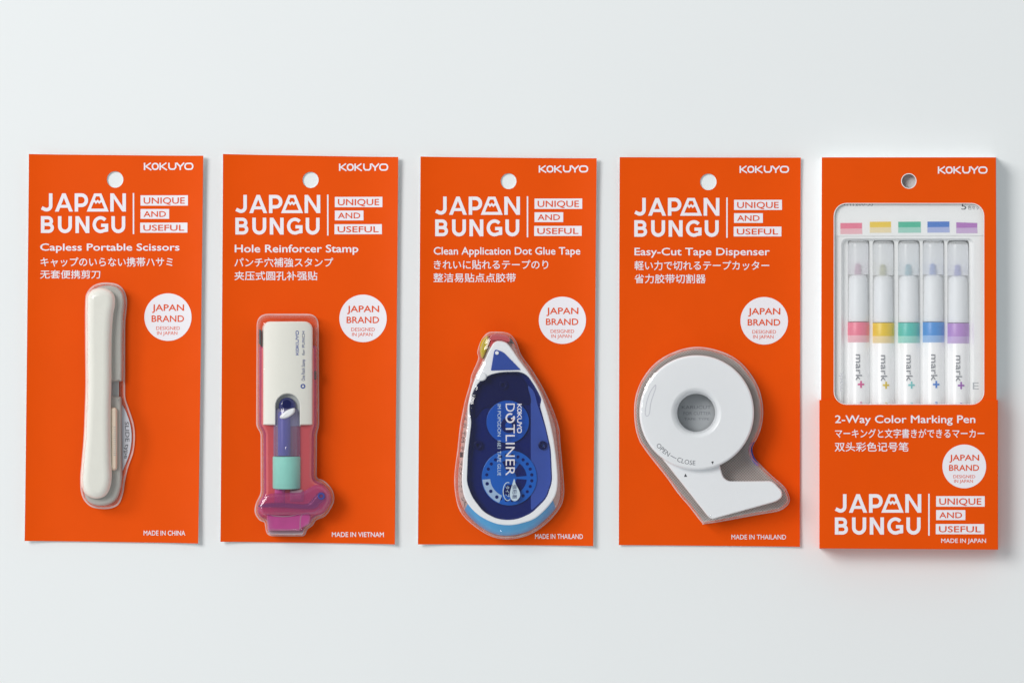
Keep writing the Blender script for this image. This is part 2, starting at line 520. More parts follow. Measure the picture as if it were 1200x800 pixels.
def logo(mb, F, ox, oy, s, z, white, orange, sy=None):
    """the two-line headline with the peak for its second A, rule and three boxed words; (ox, oy) its top left, s scale"""
    sy = sy or s
    P = lambda pts: [(ox + x * s, oy + y * sy) for x, y in pts]
    W = 4.1 * s
    # first line, letters 0..21.3 high
    stroke(mb, F, P([(11.4, 0)] + arc(6.6, 14.4, 4.8, 4.8, 0, 110) + [(1.0, 17.0)]), W, z, white)
    flat(mb, F, P([(16.2, 21.3), (24.7, 0.0), (28.7, 0.0), (20.6, 21.3)]), z + 0.02, white)
    flat(mb, F, P([(24.7, 0.0), (28.7, 0.0), (37.2, 21.3), (32.8, 21.3)]), z + 0.05, white)
    stroke(mb, F, P([(20.9, 15.2), (32.2, 15.2)]), 3.4 * s, z, white)
    stroke(mb, F, P([(41.3, 21.3), (41.3, 0.0)]), W, z, white)
    stroke(mb, F, P([(41.3, 2.0)] + arc(47.4, 8.0, 5.6, 6.0, -90, 90) + [(41.3, 14.0)]), W, z, white)
    stroke(mb, F, P([(55.9, 19.6), (63.2, 1.8), (69.4, 1.8), (76.6, 19.6)]), 3.4 * s, z, white, closed=True)
    stroke(mb, F, P([(60.2, 10.4), (62.6, 8.6), (64.2, 10.8), (66.3, 8.8), (68.2, 10.8), (70.0, 8.8), (72.4, 10.4)]), 2.2 * s, z, white)
    stroke(mb, F, P([(83.0, 21.3), (83.0, 0)]), W, z, white)
    stroke(mb, F, P([(97.3, 21.3), (97.3, 0)]), W, z, white)
    flat(mb, F, P([(81.0, 0), (85.2, 0), (99.3, 21.3), (95.0, 21.3)]), z, white)
    # second line, 26.7..46.4
    t, b = 26.7, 46.4
    stroke(mb, F, P([(2.1, b), (2.1, t)]), W, z, white)
    stroke(mb, F, P([(2.1, t + 1.9)] + arc(8.2, t + 5.75, 4.0, 3.85, -90, 90) + [(2.1, t + 9.6)]), 3.8 * s, z, white)
    stroke(mb, F, P([(2.1, t + 9.6), (8.8, t + 9.6)] + arc(8.8, b - 6.0, 4.4, 4.1, -90, 90) + [(2.1, b - 1.9)]), 3.8 * s, z, white)
    for x in (19.8, 82.3):
        stroke(mb, F, P([(x + 2.0, t)] + arc(x + 8.1, b - 8.1, 6.1, 6.2, 180, 0) + [(x + 14.2, t)]), W, z, white)
    stroke(mb, F, P([(42.2, b), (42.2, t)]), W, z, white)
    stroke(mb, F, P([(54.4, b), (54.4, t)]), W, z, white)
    flat(mb, F, P([(40.2, t), (44.4, t), (56.4, b), (52.2, b)]), z, white)
    stroke(mb, F, P(arc(69.6, (t + b) / 2, 7.4, 8.0, -42, -345, 20)[:18] + [(76.6, 43.0), (76.6, 37.4), (70.2, 37.4)]), W * .95, z, white)
    # rule and boxes
    e = P([(107.3, -0.4), (109.0, 47.6)]); grid_box(mb, F, e[0], e[1], z, white, 1, 14)
    for word, x0, x1, y0, y1 in (('UNIQUE', 116.4, 172.2, 2.3, 14.4), ('AND', 116.4, 150.0, 18.3, 29.8), ('USEFUL', 116.0, 171.6, 34.3, 46.0)):
        e = P([(x0, y0), (x1, y1)]); grid_box(mb, F, e[0], e[1], z, white)
        q = P([(x0 + 3.6, y0 + 2.5), (x1 - 3.8, y1 - 2.3)])
        text(mb, F, word, q[0][0], q[1][0], q[0][1], q[1][1], z + 0.05, orange, 0.008)

def maker_mark(mb, F, x0, y0, x1, y1, z, mat, lw=1.75, rot=0):
    """the wide six-letter maker's mark"""
    def Q(pts):
        o = []
        for u, v in pts:
            u /= 59.0; v /= 8.0
            if rot == 0: o.append((x0 + u * (x1 - x0), y0 + v * (y1 - y0)))
            elif rot == 90: o.append((x1 - v * (x1 - x0), y0 + u * (y1 - y0)))
            else: o.append((x0 + v * (x1 - x0), y1 - u * (y1 - y0)))
        return o
    k = (abs(x1 - x0) / 59.0) if rot == 0 else (abs(y1 - y0) / 59.0)
    w = lw * k
    for ox in (0.9, 19.2):
        stroke(mb, F, Q([(ox, 0), (ox, 8)]), w, z, mat)
        stroke(mb, F, Q([(ox + 7.4, 0), (ox + 1.3, 4), (ox + 8.0, 8)]), w * .9, z, mat)
    for ox in (10.1, 48.6):
        stroke(mb, F, Q(rrect(ox, 0.8, ox + 6.7 + (2.5 if ox > 40 else 0), 7.2, 2.9, 4)), w, z, mat, closed=True)
    stroke(mb, F, Q([(29.6, 0), (29.6, 5.0), (31.4, 7.0), (35.8, 7.0), (37.6, 5.0), (37.6, 0)]), w, z, mat)
    stroke(mb, F, Q([(38.6, 0), (43.0, 4.4), (47.6, 0)]), w, z, mat)
    stroke(mb, F, Q([(43.0, 3.6), (43.0, 8)]), w, z, mat)

def badge(F, cx, cy, r, z, parent, bow):
    mb = MB()
    loft(mb, F, circ(cx, cy, r, 64), [(0, z - 0.05), (0, z + 0.06)] + [(r * k / 9, z + 0.06) for k in range(1, 9)], M['ink'], bottom=False)
    zz = z + 0.10
    k = r / 28.0
    text(mb, F, 'JAPAN', cx - 19 * k, cx + 19 * k, cy - 15.0 * k, cy - 7.4 * k, zz, M['orange_ink'], 0.012)
    text(mb, F, 'BRAND', cx - 19.5 * k, cx + 19 * k, cy - 2.0 * k, cy + 5.6 * k, zz, M['orange_ink'], 0.012)
    text(mb, F, 'DESIGNED', cx - 14 * k, cx + 14 * k, cy + 11.0 * k, cy + 15.0 * k, zz, M['orange_ink'], 0.0)
    text(mb, F, 'IN JAPAN', cx - 13 * k, cx + 11 * k, cy + 16.8 * k, cy + 20.8 * k, zz, M['orange_ink'], 0.0)
    return mb.build('badge', parent, 0, bow)

# ------------------------------------------------------------------ the surface
mb = MB()
n = 60
vs = [(-2.2 + 4.4 * i / n, -2.0 + 4.0 * j / n, 0) for j in range(n + 1) for i in range(n + 1)]
fs = [(j * (n + 1) + i, j * (n + 1) + i + 1, (j + 1) * (n + 1) + i + 1, (j + 1) * (n + 1) + i) for j in range(n) for i in range(n)]
mb.add(vs, fs, M['paper'])
table = mb.build('tabletop', None, 0)
table['kind'] = 'structure'

# ------------------------------------------------------------------ hang cards
T_CARD = 0.55   # mm
def hang_card(TL, TR, BR, BL, hole, label, d):
    rot = -math.degrees(math.atan2((BL[0] - TL[0]) * -1, BL[1] - TL[1])) * 1.0
    rot = -abs(rot)
    cx = sum(p[0] for p in (TL, TR, BR, BL)) / 4; cy = sum(p[1] for p in (TL, TR, BR, BL)) / 4
    F = Frame('blister_card', cx, cy, rot, label, 'blister card', 'orange hang cards in a row')
    HW, HH = (TR[0] - TL[0]) / 2 * PX, (BL[1] - TL[1]) / 2 * PX
    ex, ey = d.get('lift', (2.0, 0.6))
    def bow(x, y):
        return (ex * min(1.2, abs(x / HW)) ** 5 + ey * min(1.2, abs(y / HH)) ** 6) / 1000
    F.bow = bow
    # a fine sheet with a punched hole
    mb = MB()
    NX, NY = 22, 46
    hx, hy, hr = hole
    side = 16.0
    def corner(u, v):
        a = Vector(TL).lerp(Vector(TR), u); b = Vector(BL).lerp(Vector(BR), u)
        return a.lerp(b, v)
    W, H = TR[0] - TL[0], BL[1] - TL[1]
    u0, u1 = (hx - side - TL[0]) / W, (hx + side - TL[0]) / W
    v0, v1 = (hy - side - TL[1]) / H, (hy + side - TL[1]) / H
    us = sorted([u0 * k / 9 for k in range(10)] + [u0 + (u1 - u0) * k / 4 for k in range(1, 5)] + [u1 + (1 - u1) * k / 9 for k in range(1, 10)])
    vv = sorted([v0 * k / 2 for k in range(3)] + [v0 + (v1 - v0) * k / 4 for k in range(1, 5)] + [v1 + (1 - v1) * k / 40 for k in range(1, 41)])
    iu0, iv0 = 9, 2
    nu, nv = len(us), len(vv)
    def sheet(z):
        return [F.L(*corner(u, v), z) for v in vv for u in us]
    for z, up in ((T_CARD, True), (0.0, False)):
        vs = sheet(z); fs = []
        for j in range(nv - 1):
            for i in range(nu - 1):
                if iu0 <= i < iu0 + 4 and iv0 <= j < iv0 + 4: continue
                q = (j * nu + i, (j + 1) * nu + i, (j + 1) * nu + i + 1, j * nu + i + 1)
                fs.append(q if up else tuple(reversed(q)))
        # ring between the square gap and the round hole
        sq = [(iu0 + k, iv0) for k in range(4)] + [(iu0 + 4, iv0 + k) for k in range(4)] + [(iu0 + 4 - k, iv0 + 4) for k in range(4)] + [(iu0, iv0 + 4 - k) for k in range(4)]
        ids = [j * nu + i for i, j in sq]
        b = len(vs)
        NC = 64
        for k in range(NC):
            a = math.radians(225 + 360 * k / NC)
            vs.append(F.L(hx + hr * math.cos(a), hy + hr * math.sin(a), z))
        for k in range(16):
            for m in range(4):
                c0, c1 = b + (4 * k + m) % NC, b + (4 * k + m + 1) % NC
                t = (ids[k], c0, c1)
                fs.append(t if up else tuple(reversed(t)))
            t = (ids[k], b + (4 * k + 4) % NC, ids[(k + 1) % 16])
            fs.append(t if up else tuple(reversed(t)))
        mb.add(vs, fs, M['orange'] if up else M['card_core'])
    # edges
    edge = [(i, 0) for i in range(nu)] + [(nu - 1, j) for j in range(1, nv)] + [(i, nv - 1) for i in range(nu - 2, -1, -1)] + [(0, j) for j in range(nv - 2, 0, -1)]
    top, bot = sheet(T_CARD), sheet(0.0)
    ev = [top[j * nu + i] for i, j in edge] + [bot[j * nu + i] for i, j in edge]
    m = len(edge)
    mb.add(ev, [(k, (k + 1) % m, m + (k + 1) % m, m + k) for k in range(m)], M['orange'])
    hv = []
    for z in (T_CARD, 0.0):
        for k in range(64):
            a = math.radians(360 * k / 64)
            hv.append(F.L(hx + hr * math.cos(a), hy + hr * math.sin(a), z))
    mb.add(hv, [(k, 64 + k, 64 + (k + 1) % 64, (k + 1) % 64) for k in range(64)], M['card_core'])
    card = mb.build('backing_card', F.o, 30, bow)
    z = T_CARD + 0.08
    t = MB()
    logo(t, F, d['logo'][0], d['logo'][1], d['logo'][2], z, M['ink'], M['orange_ink'], d['logo'][3])
    t.build('headline', card, 0, bow)
    t = MB(); maker_mark(t, F, *d['mark'], z, M['ink']); t.build('maker_mark', card, 0, bow)
    t = MB(); la, ma_ = d['latin']; text(t, F, *la[:5], z, M['ink'], la[5]) ; la = None
    for body, x0, x1, y0, y1, w in ():
        text(t, F, body, x0, x1, y0, y1, z, M['ink'], w)
    for body, x0, x1, y0, y1 in d['cjk']:
        text(t, F, body, x0, x1, y0, y1, z, M['ink'], 0.010, fit='box')
    t.build('product_name', card, 0, bow)
    t = MB(); text(t, F, *ma_[:5], z, M['ink'], ma_[5]); t.build('origin_line', card, 0, bow)
    badge(F, *d['badge'], T_CARD + 0.04, card, bow)
    return F

F1 = hang_card((35, 181), (239, 183), (233, 636), (30, 633), (135, 210.5, 9.6),
    'tall orange hang card with slim white scissors under clear plastic', dict(
    logo=(48.3, 226.7, 1.0, 1.0), mark=(168.7, 191.0, 227.5, 199.5),
    latin=[('Capless Portable Scissors', 47.5, 210.5, 285.4, 293.8, 0.016), ('MADE IN CHINA', 168.5, 217.5, 621.2, 626.8, 0.01)],
    cjk=[('キャップのいらない携帯ハサミ', 48, 202.5, 301.5, 312.5), ('无套便携剪刀', 47.5, 117.5, 316.5, 326.5)],
    badge=(197, 371.5, 27.8)))
F2 = hang_card((262, 181), (467, 184.5), (463, 637), (259, 634), (364, 211, 9.4),
    'tall orange hang card with a white and pink stamp under clear plastic', dict(
    logo=(276, 228.5, 1.0, 1.0), mark=(397.3, 192.0, 455.5, 200.4),
    latin=[('Hole Reinforcer Stamp', 275.3, 420, 286.8, 295.8, 0.016), ('MADE IN VIETNAM', 389, 450, 623.0, 628.6, 0.01)],
    cjk=[('パンチ穴補強スタンプ', 275, 390.5, 302, 313), ('夹压式圆孔补强贴', 275, 372, 317.8, 328.5)],
    badge=(425.5, 373, 27.8)))
F3 = hang_card((493, 184), (699, 186), (695, 639), (490, 637), (596, 212.5, 9.2),
    'tall orange hang card with a blue glue tape roller under clear plastic', dict(
    logo=(510, 230.5, 1.0, 1.0), mark=(631.3, 194.2, 689.5, 202.4),
    latin=[('Clean Application Dot Glue Tape', 508.3, 680, 289.6, 298.4, 0.013), ('MADE IN THAILAND', 627, 683, 625.2, 630.8, 0.008)],
    cjk=[('きれいに貼れるテープのり', 508.5, 642.5, 304.6, 315.6), ('整洁易贴点点胶带', 508, 604.5, 320, 330.8)],
    badge=(659, 375.2, 27.6)))
F4 = hang_card((726, 184.5), (938, 185), (937, 640), (725, 638), (830, 213.3, 9.6),
    'tall orange hang card with a round white tape dispenser under clear plastic', dict(
    logo=(743.2, 232, 1.005, 0.98), mark=(866.5, 194.6, 924.8, 202.8),
    latin=[('Easy-Cut Tape Dispenser', 743.5, 902, 290.4, 299.2, 0.014), ('MADE IN THAILAND', 857, 921, 626.0, 631.4, 0.006)],
    cjk=[('軽い力で切れるテープカッター', 743.5, 901.5, 305.6, 316.6), ('省力胶带切割器', 743.5, 827, 321.2, 332)],
    lift=(0.7, 0.7), badge=(895.5, 375.8, 27.8)))

def blister(F, outline, prof, rim_w=1.6, z=1.1):
    mb = MB()
    loft(mb, F, outline, prof, M['blister'], bottom=False)
    # crinkled side walls
    z_lo, z_hi = min(v[2] for v in mb.v), max(v[2] for v in mb.v)
    nv = []
    for v in mb.v:
        t = (v[2] - z_lo) / (z_hi - z_lo)
        a = 0.00034 if 0.3 < t < 0.99 else 0.0
        q = Vector(v) * 260.0
        nv.append((v[0] + a * noise.noise(q), v[1] + a * noise.noise(q + Vector((31, 7, 3))), v[2] + a * noise.noise(q + Vector((5, 17, 11)))))
    mb.v = nv
    b = mb.build('blister', F.o, 60)
    r = MB()
    o = ccw(outline)
    loft(r, F, inset(o, -rim_w), [(0, z), (0.15, z + 0.25)], M['rim'], holes=[inset(o, 0.3)], hole_prof=[(0, z), (0, z + 0.25)], bottom=False)
    r.build('rim', b, 30)
    return b

def wobble(pts, amp, seed):
    rnd = random.Random(seed)
    ph = [rnd.uniform(0, 6.28) for _ in range(6)]
    n = len(pts); p = ccw(pts)
    off = [amp * sum(math.sin(2 * math.pi * (k + 3) * 2 * i / n + ph[k]) for k in range(6)) / 3 for i in range(n)]
    q = inset(p, 1.0)
    return [(a[0] + (b[0] - a[0]) * o, a[1] + (b[1] - a[1]) * o) for a, b, o in zip(p, q, off)]

ZB = 1.1   # top of the card where the products lie, mm

# ------------------------------------------------------------------ scissors
S = Frame('scissors', 118, 462, -0.6, 'slim white capless scissors closed flat with a cream slide lever', 'scissors', z=ZB)
body = spline([(118, 337), (128, 339.5), (134, 346), (135, 356), (132.6, 372), (131, 400), (130.8, 447), (130.2, 474), (130.2, 511), (130.6, 540),
               (131.2, 558), (129, 572), (123, 581), (113, 584), (103, 581), (96.5, 573), (94.5, 561), (96, 541), (98.4, 511), (99.9, 474), (100.8, 447), (100.4, 395), (100.4, 356),
               (102, 345), (108, 339.5)], 5)
mb = MB(); loft(mb, S, body, dome(5.4, 10.0, 9, ZB + 4.2, 0.18), M['white']); mb.build('handle', S.o, 50)
rear = spline([(128, 333.8), (138.6, 336.6), (144.6, 344), (145.6, 355), (144.2, 370), (143.6, 400), (143.4, 440), (140, 447), (112, 447), (106, 440), (106, 350), (112, 338)], 5)
mb = MB(); loft(mb, S, rear, dome(4.0, 3.4, 6, ZB + 0.2, 0.25), M['grey_plastic']); mb.build('rear_handle', S.o, 50)
low = spline([(112, 464), (138, 464), (142.4, 470), (142.6, 500), (142.6, 540), (143.0, 560), (140, 577), (133, 588), (119, 592), (105, 589), (99, 578), (102, 540), (104, 480)], 5)
mb = MB(); loft(mb, S, low, dome(3.4, 3.4, 6, ZB + 0.2, 0.25), M['grey_plastic']); mb.build('lower_handle', S.o, 50)
plate('blade', S, [(120, 440), (139.5, 440), (139.5, 474), (120, 474)], ZB + 1.2, ZB + 2.0, M['steel'], S.o, bev=0.3)
mb = MB(); loft(mb, S, rrect(129.4, 477, 137.4, 551, 3.6), dome(3.2, 3.0, 5, ZB + 3.0, 0.3), M['cream'])
sl = mb.build('slide_lever', S.o, 50)
mb = MB()
for k in range(16):
    y = 500 + k * 2.2
    stroke(mb, S, [(133.0, y), (136.2, y)], 0.7, ZB + 6.25, M['grey_plastic'])
mb.build('grip_ridge', sl, 0)

bl = spline([(122, 332.6), (136, 334.2), (144, 341), (147.2, 352), (146.4, 366), (145.2, 380), (145, 420), (145, 452), (145.6, 467), (150.2, 481), (155, 496), (156.6, 512),
             (154.6, 530), (149, 546), (145.2, 562), (142.6, 578), (137.4, 590), (126, 594.4), (110, 593), (101, 586.6), (96.4, 576), (95.6, 559), (97.2, 540), (99.6, 511), (101, 474), (101.6, 447), (101.2, 395), (101.4, 354), (103.6, 343), (111, 335.4)], 5)
b1 = blister(F1, bl, [(0, ZB), (0.2, ZB + 2.2), (0.9, ZB + 4.0), (2.2, ZB + 5.0)] if False else [(0, ZB), (0.2, ZB + 4.4), (0.8, ZB + 7.8), (2.2, ZB + 9.3), (4.5, ZB + 9.9)])
lab = spline([(143.0, 474), (147.5, 482), (152.6, 497), (154.2, 512), (152.2, 529), (146.8, 544), (143.4, 552)], 5, closed=False)
mb = MB(); loft(mb, F1, lab, [(0, ZB + 0.25), (0, ZB + 0.5)], M['label'])
text(mb, F1, 'SLIDE type', 146.2, 150.6, 495, 536, ZB + 0.56, M['dark_ink'], 0.0, rot=90, curve=lambda u, w: (145.6 + w * 4.6 + 3.0 * math.sin(math.pi * min(1, .25 + u * .6)) - 1.6, 494 + u * 43))
mb.build('slide_label', F1.o, 0)

# ------------------------------------------------------------------ hole reinforcer stamp
K = Frame('hole_stamp', 337, 500, -0.5, 'white and translucent pink hole stamp with a blue plunger', 'stamp', z=ZB)
# pink translucent case
case_up = rrect(302.6, 392, 371.4, 500, (3, 3, 1, 1))
case = spline([(304, 400), (308.6, 392), (366, 392), (371.0, 400)], 3, closed=False)[0:0]
case_low = rounded([(303.2, 404), (371.4, 404), (371.6, 499), (368.6, 507), (368.2, 562), (378, 565.5), (387, 575), (389, 587), (380, 602), (368, 606), (364.5, 613),
                    (357, 617), (355, 622), (315, 622), (312.6, 608), (306, 607), (300.8, 600), (301.8, 591), (308.6, 580), (308.2, 506), (302.8, 499)], 5, 4)
mb = MB(); loft(mb, K, case_low, [(0, ZB + 0.1), (0, ZB + 2.0), (1.0, ZB + 4.6), (3.4, ZB + 6.2)], M['pink_edge'], bottom=False, cap=False)
loft(mb, K, case_low, [(3.4, ZB + 6.2), (4.4, ZB + 6.6), (6.0, ZB + 6.9)], M['pink_clear'], bottom=False)
mb.build('pink_case', K.o, 60)
# black wrap seen at the two sides of the white body
plate('dark_band', K, rounded([(302.8, 385), (306.5, 387), (306.5, 406), (302.8, 402)], 1), ZB + 0.6, ZB + 6.2, M['black'], K.o, bev=0.3)
plate('dark_band', K, rounded([(366.5, 434.5), (371.6, 434.5), (371.6, 444.5), (366.5, 444.5)], 1), ZB + 0.6, ZB + 6.0, M['black'], K.o, bev=0.3)
# white upper body, curved across
def cyl(hw, cx, h):
    def f(x, y, z):
        u = max(-1, min(1, (x - cx) / hw))
        return z + h * (math.sqrt(max(0, 1 - 0.86 * u * u)) - 1)
    return f
notch = [(323.2, 498)] + arc(337.2, 475.5, 14.0, 14.0, 180, 360, 14) + [(351.2, 498)]
outl = rrect(307.2, 376.5, 365.8, 498, (9, 9, 0.0, 0.0), 6)
# walk the outline (TL TR BR BL) and open the notch in the bottom edge
outl = outl[:14] + [(365.8, 498)] + list(reversed(notch)) + [(307.2, 498)]
dd = []
for p in outl:
    if not dd or (abs(dd[-1][0] - p[0]) + abs(dd[-1][1] - p[1])) > 0.05: dd.append(p)
import bmesh
mb = MB()
zf = cyl(29.6, 336.5, 5.5)
loft(mb, K, dd, [(0, ZB + 3.0), (0, ZB + 9.8), (0.5, ZB + 10.5), (1.3, ZB + 10.8)], M['white'])
white_body = mb.build('white_cover', K.o, 0)
bm = bmesh.new(); bm.from_mesh(white_body.data)
for k in range(1, 24):
    x = 307.2 + 58.6 * k / 24
    c = K.L(x, 440, ZB + 10); c2 = K.L(x, 441, ZB + 10)
    nrm = Vector((c2[1] - c[1], -(c2[0] - c[0]), 0)).normalized()
    bmesh.ops.bisect_plane(bm, geom=bm.verts[:] + bm.edges[:] + bm.faces[:], plane_co=c, plane_no=nrm, dist=1e-7)
hw = 29.3 * PX
x_mid = K.L(336.5, 440, ZB + 10)[0]
for v in bm.verts:
    if v.co.z > 0.0045:
        u = max(-1, min(1, (v.co.x - x_mid) / hw))
        v.co.z += 0.0055 * (math.sqrt(max(0, 1 - 0.9 * u * u)) - 1)
bm.to_mesh(white_body.data); bm.free()
white_body.data.shade_smooth(); white_body.data.set_sharp_from_angle(angle=math.radians(40))
def zcyl(px): 
    u = (px - 336.5) / 29.3
    return ZB + 10.8 + 5.5 * (math.sqrt(max(0, 1 - 0.9 * u * u)) - 1)
mb = MB()
maker_mark(mb, K, 346.5, 387.0, 350.0, 416.0, zcyl(348.2) + 0.22, M['blue_ink'], 1.5, rot=-90)
text(mb, K, 'One Patch Stamp', 353.4, 357.2, 421, 446, zcyl(355.2) + 0.28, M['blue_ink'], 0.004, rot=-90)
text(mb, K, 'for PUNCH', 354.0, 357.0, 388, 416, zcyl(355.2) + 0.28, M['blue_ink'], 0.004, rot=-90)
stroke(mb, K, circ(355.0, 452.4, 2.1, 14), 1.3, zcyl(355) + 0.28, M['blue_ink'], closed=True)
# follow the curve of the cover
nv_ = []
for (x, y, z) in mb.v:
    u = max(-1, min(1, (x - x_mid) / hw))
    nv_.append((x, y, (10.8 + 5.5 * (math.sqrt(max(0, 1 - 0.9 * u * u)) - 1) + 0.06 + ZB) / 1000 - K.z0))
mb.v = nv_
mb.build('lettering', white_body, 0)
# arch pocket, eye and plunger
plate('pocket', K, [(321.5, 499), (352.5, 499)] + [(x, y) for x, y in arc(337.2, 475.5, 15.0, 15.0, 0, -180, 16)], ZB + 2.6, ZB + 7.6, M['steel'], K.o, bev=0)
mb = MB(); lathe_y(mb, K, 336.6, ZB + 4.6, [(478, 13.4), (479, 15.6), (484, 16.6), (533, 16.8), (534, 16.0)], M['grey_clear'], 32); mb.build('plunger_tube', K.o, 40)
mb = MB(); lathe_y(mb, K, 333.0, ZB + 7.4, [(482, 6.0), (484, 7.5), (533.4, 7.5)], M['royal'], 24); mb.build('plunger_rod', K.o, 40)
mb = MB(); lathe_y(mb, K, 336.2, ZB + 4.9, [(534.3, 16.2), (535.2, 17.0), (571.0, 17.0), (572.0, 16.2)], M['mint'], 32); mb.build('tape_roll', K.o, 40)
mb = MB(); loft(mb, K, circ(336.8, 476, 10.5, 28), dome(2.2, 7.5, 7, ZB + 7.7, 0.2), M['violet']); eye = mb.build('release_button', K.o, 50)
mb = MB(); loft(mb, K, circ(336.0, 473.5, 5.4, 24), [(0, ZB + 9.6), (0.4, ZB + 10.0)], M['deep_navy']); mb.build('button_recess', eye, 30)
mb = MB(); loft(mb, K, spline([(328, 487.5), (335, 481), (345, 478), (344.5, 484), (337, 489.5), (330, 490.5)], 4), dome(1.6, 2.4, 4, ZB + 10.2, 0.3), M['white_cool']); mb.build('button_highlight', eye, 40)  # white crescent modelled in place of the highlight on the dark button
# foot
mb = MB(); lathe_y(mb, K, 328.6, ZB + 4.4, [(572.4, 8.6), (574, 8.8), (588, 8.8), (589, 8.0)], M['magenta'], 24); mb.build('guide_sleeve', K.o, 40)
mb = MB(); loft(mb, K, rrect(339, 572.6, 356.5, 588, 3), dome(5.4, 4, 5, ZB + 3.5, 0.3), M['lilac_clear']); mb.build('guide_block', K.o, 40)
arm = spline([(302.5, 592), (312, 589.0), (330, 588.2), (345, 589.4), (360, 589.4), (367.5, 582), (374, 575.6), (381, 577), (382.4, 584), (376, 589.5), (369, 596), (352, 596.4), (330, 595), (312, 594.8), (305, 594.4)], 4)
mb = MB(); loft(mb, K, arm, dome(3.4, 3.0, 7, ZB + 5.9, 0.15), M['violet']); hb = rounded([(304.5, 583), (317, 577.5), (356, 575.5), (369, 567), (380, 569), (387, 577), (387.6, 588), (379, 600), (366, 604), (307, 604.2), (302.6, 598)], 5, 4)
mh = MB(); loft(mh, K, hb, [(0, ZB + 6.4), (0.5, ZB + 8.4), (2.2, ZB + 9.8), (4.6, ZB + 10.3)], M['base_pink'], bottom=False); mh.build('base_housing', K.o, 50)
arm_o = mb.build('hinge_arm', K.o, 45)
mb = MB(); loft(mb, K, circ(376.4, 581.0, 4.4, 24), [(0, ZB + 8.6), (0.4, ZB + 10.6)], M['mid_blue'], holes=[circ(376.4, 581.0, 2.0, 16)]); mb.build('hinge_pin', arm_o, 40)
foot = rounded([(312, 602), (322, 603.5), (340, 603.8), (351, 602), (354.5, 600.8), (362, 600.4), (365, 604), (363, 614), (352, 619.6), (352, 621.5), (313.5, 621.5)], 2, 4)
mb = MB(); loft(mb, K, foot, dome(5.0, 2.0, 5, ZB + 3.5, 0.4), M['magenta']); ft = mb.build('stamp_foot', K.o, 40)
mb = MB()
for pts in ([(312.4, 601.6), (323, 604.2), (338, 604.6), (350.5, 602.0)], [(351.5, 620.0), (352.2, 606.5), (354.8, 602.6), (360, 600.6), (368, 600.2), (374.5, 595)]):
    stroke(mb, K, spline(pts, 5, closed=False), 1.1, ZB + 8.62, M['lilac_clear'])
mb.build('moulding_line', ft, 0)
mb = MB(); loft(mb, K, rounded([(312.0, 620.2), (354.5, 620.2), (356.5, 618.6), (357.4, 623), (354, 626.2), (316, 626.0), (312.6, 623.6)], 1.5, 3), dome(3.0, 1.5, 4, ZB + 0.3, 0.4), M['lilac_clear']); mb.build('foot_lip', K.o, 40)

bl = rounded([(301.8, 368.6), (372.4, 368.6), (373.0, 499), (370.4, 508), (370.0, 560.5), (380, 563.5), (389.5, 574), (391.4, 587), (381.6, 604), (369, 608.4), (366, 615),
              (359, 619), (356.8, 627), (313.5, 626.8), (310.8, 610.5), (304.6, 609), (298.8, 600.5), (300, 590.5), (306.6, 578), (306.4, 507), (301.2, 499)],
             [13, 13, 4, 4, 4, 7, 7, 8, 7, 4, 4, 4, 6, 6, 4, 5, 5, 5, 5, 4, 4], 6)
blister(F2, bl, [(0, ZB), (0.2, ZB + 4.0), (0.7, ZB + 8.0), (2.0, ZB + 10.6), (4.2, ZB + 11.5), (8.0, ZB + 11.95)], rim_w=1.0)

# ------------------------------------------------------------------ glue tape roller
G = Frame('glue_tape_roller', 597, 510, -0.4, 'teardrop glue tape roller with white rim and navy see-through window', 'glue tape', z=ZB)
outer = spline([(578.6, 390.5), (594, 392), (602, 401), (608.6, 416), (621.5, 435), (634.2, 456), (643.6, 477.5), (651.4, 500), (653.4, 517.5), (656.8, 552), (657.2, 579), (652.6, 594),
                (637.5, 610.5), (618.8, 623), (595, 628), (575, 624.4), (556.6, 612.6), (543, 597), (536.8, 579), (536, 558), (539, 526), (542.2, 500), (546.4, 477.5), (550.4, 461), (554, 448), (556.4, 439), (565, 420), (567.5, 408), (571, 396)], 5)
plate('side_shell', G, inset(ccw(outer), 0.8), ZB + 0.2, ZB + 0.9, M['shell'], G.o, bev=0)
# sloping wall: white above, sky blue round the bottom
mb = MB()
o = ccw(outer)
top_out = spline([(580.5, 400), (592, 400.5), (598.5, 407), (608, 421), (620.5, 438), (632, 457), (640, 478), (646, 500), (650.5, 526), (653.6, 562), (649, 584), (630, 605), (612, 612.5), (595, 615),
                  (578, 612), (559.5, 602), (546, 586), (541.4, 566), (542.6, 540), (545, 520), (547.5, 500), (548.0, 480), (550.0, 466), (553.6, 452), (558.4, 440), (567, 424), (573.5, 410)], 5)
# re-sample both loops by angle-free arc length so they bridge cleanly
def resample(p, n, start):
    p = ccw(p)
    i0 = min(range(len(p)), key=lambda i: (p[i][0] - start[0]) ** 2 + (p[i][1] - start[1]) ** 2)
    p = p[i0:] + p[:i0] + [p[i0]]
    ls = [0]
    for a, b in zip(p, p[1:]): ls.append(ls[-1] + math.dist(a, b))
    out = []; k = 0
    for i in range(n):
        t = ls[-1] * i / n
        while ls[k + 1] < t: k += 1
        u = (t - ls[k]) / max(1e-9, ls[k + 1] - ls[k])
        out.append((p[k][0] + (p[k + 1][0] - p[k][0]) * u, p[k][1] + (p[k + 1][1] - p[k][1]) * u))
    return out
NR = 180
ra, rb = resample(outer, NR, (586, 391)), resample(top_out, NR, (586, 400))
loops = [(inset(ra, 0.6), ZB + 0.4), (inset(ra, 0.8), ZB + 3.6), ([(a[0] * .5 + b[0] * .5, a[1] * .5 + b[1] * .5) for a, b in zip(ra, rb)], ZB + 7.0), (rb, ZB + 9.0)]
vs = [G.L(x, y, z) for lp, z in loops for x, y in lp]
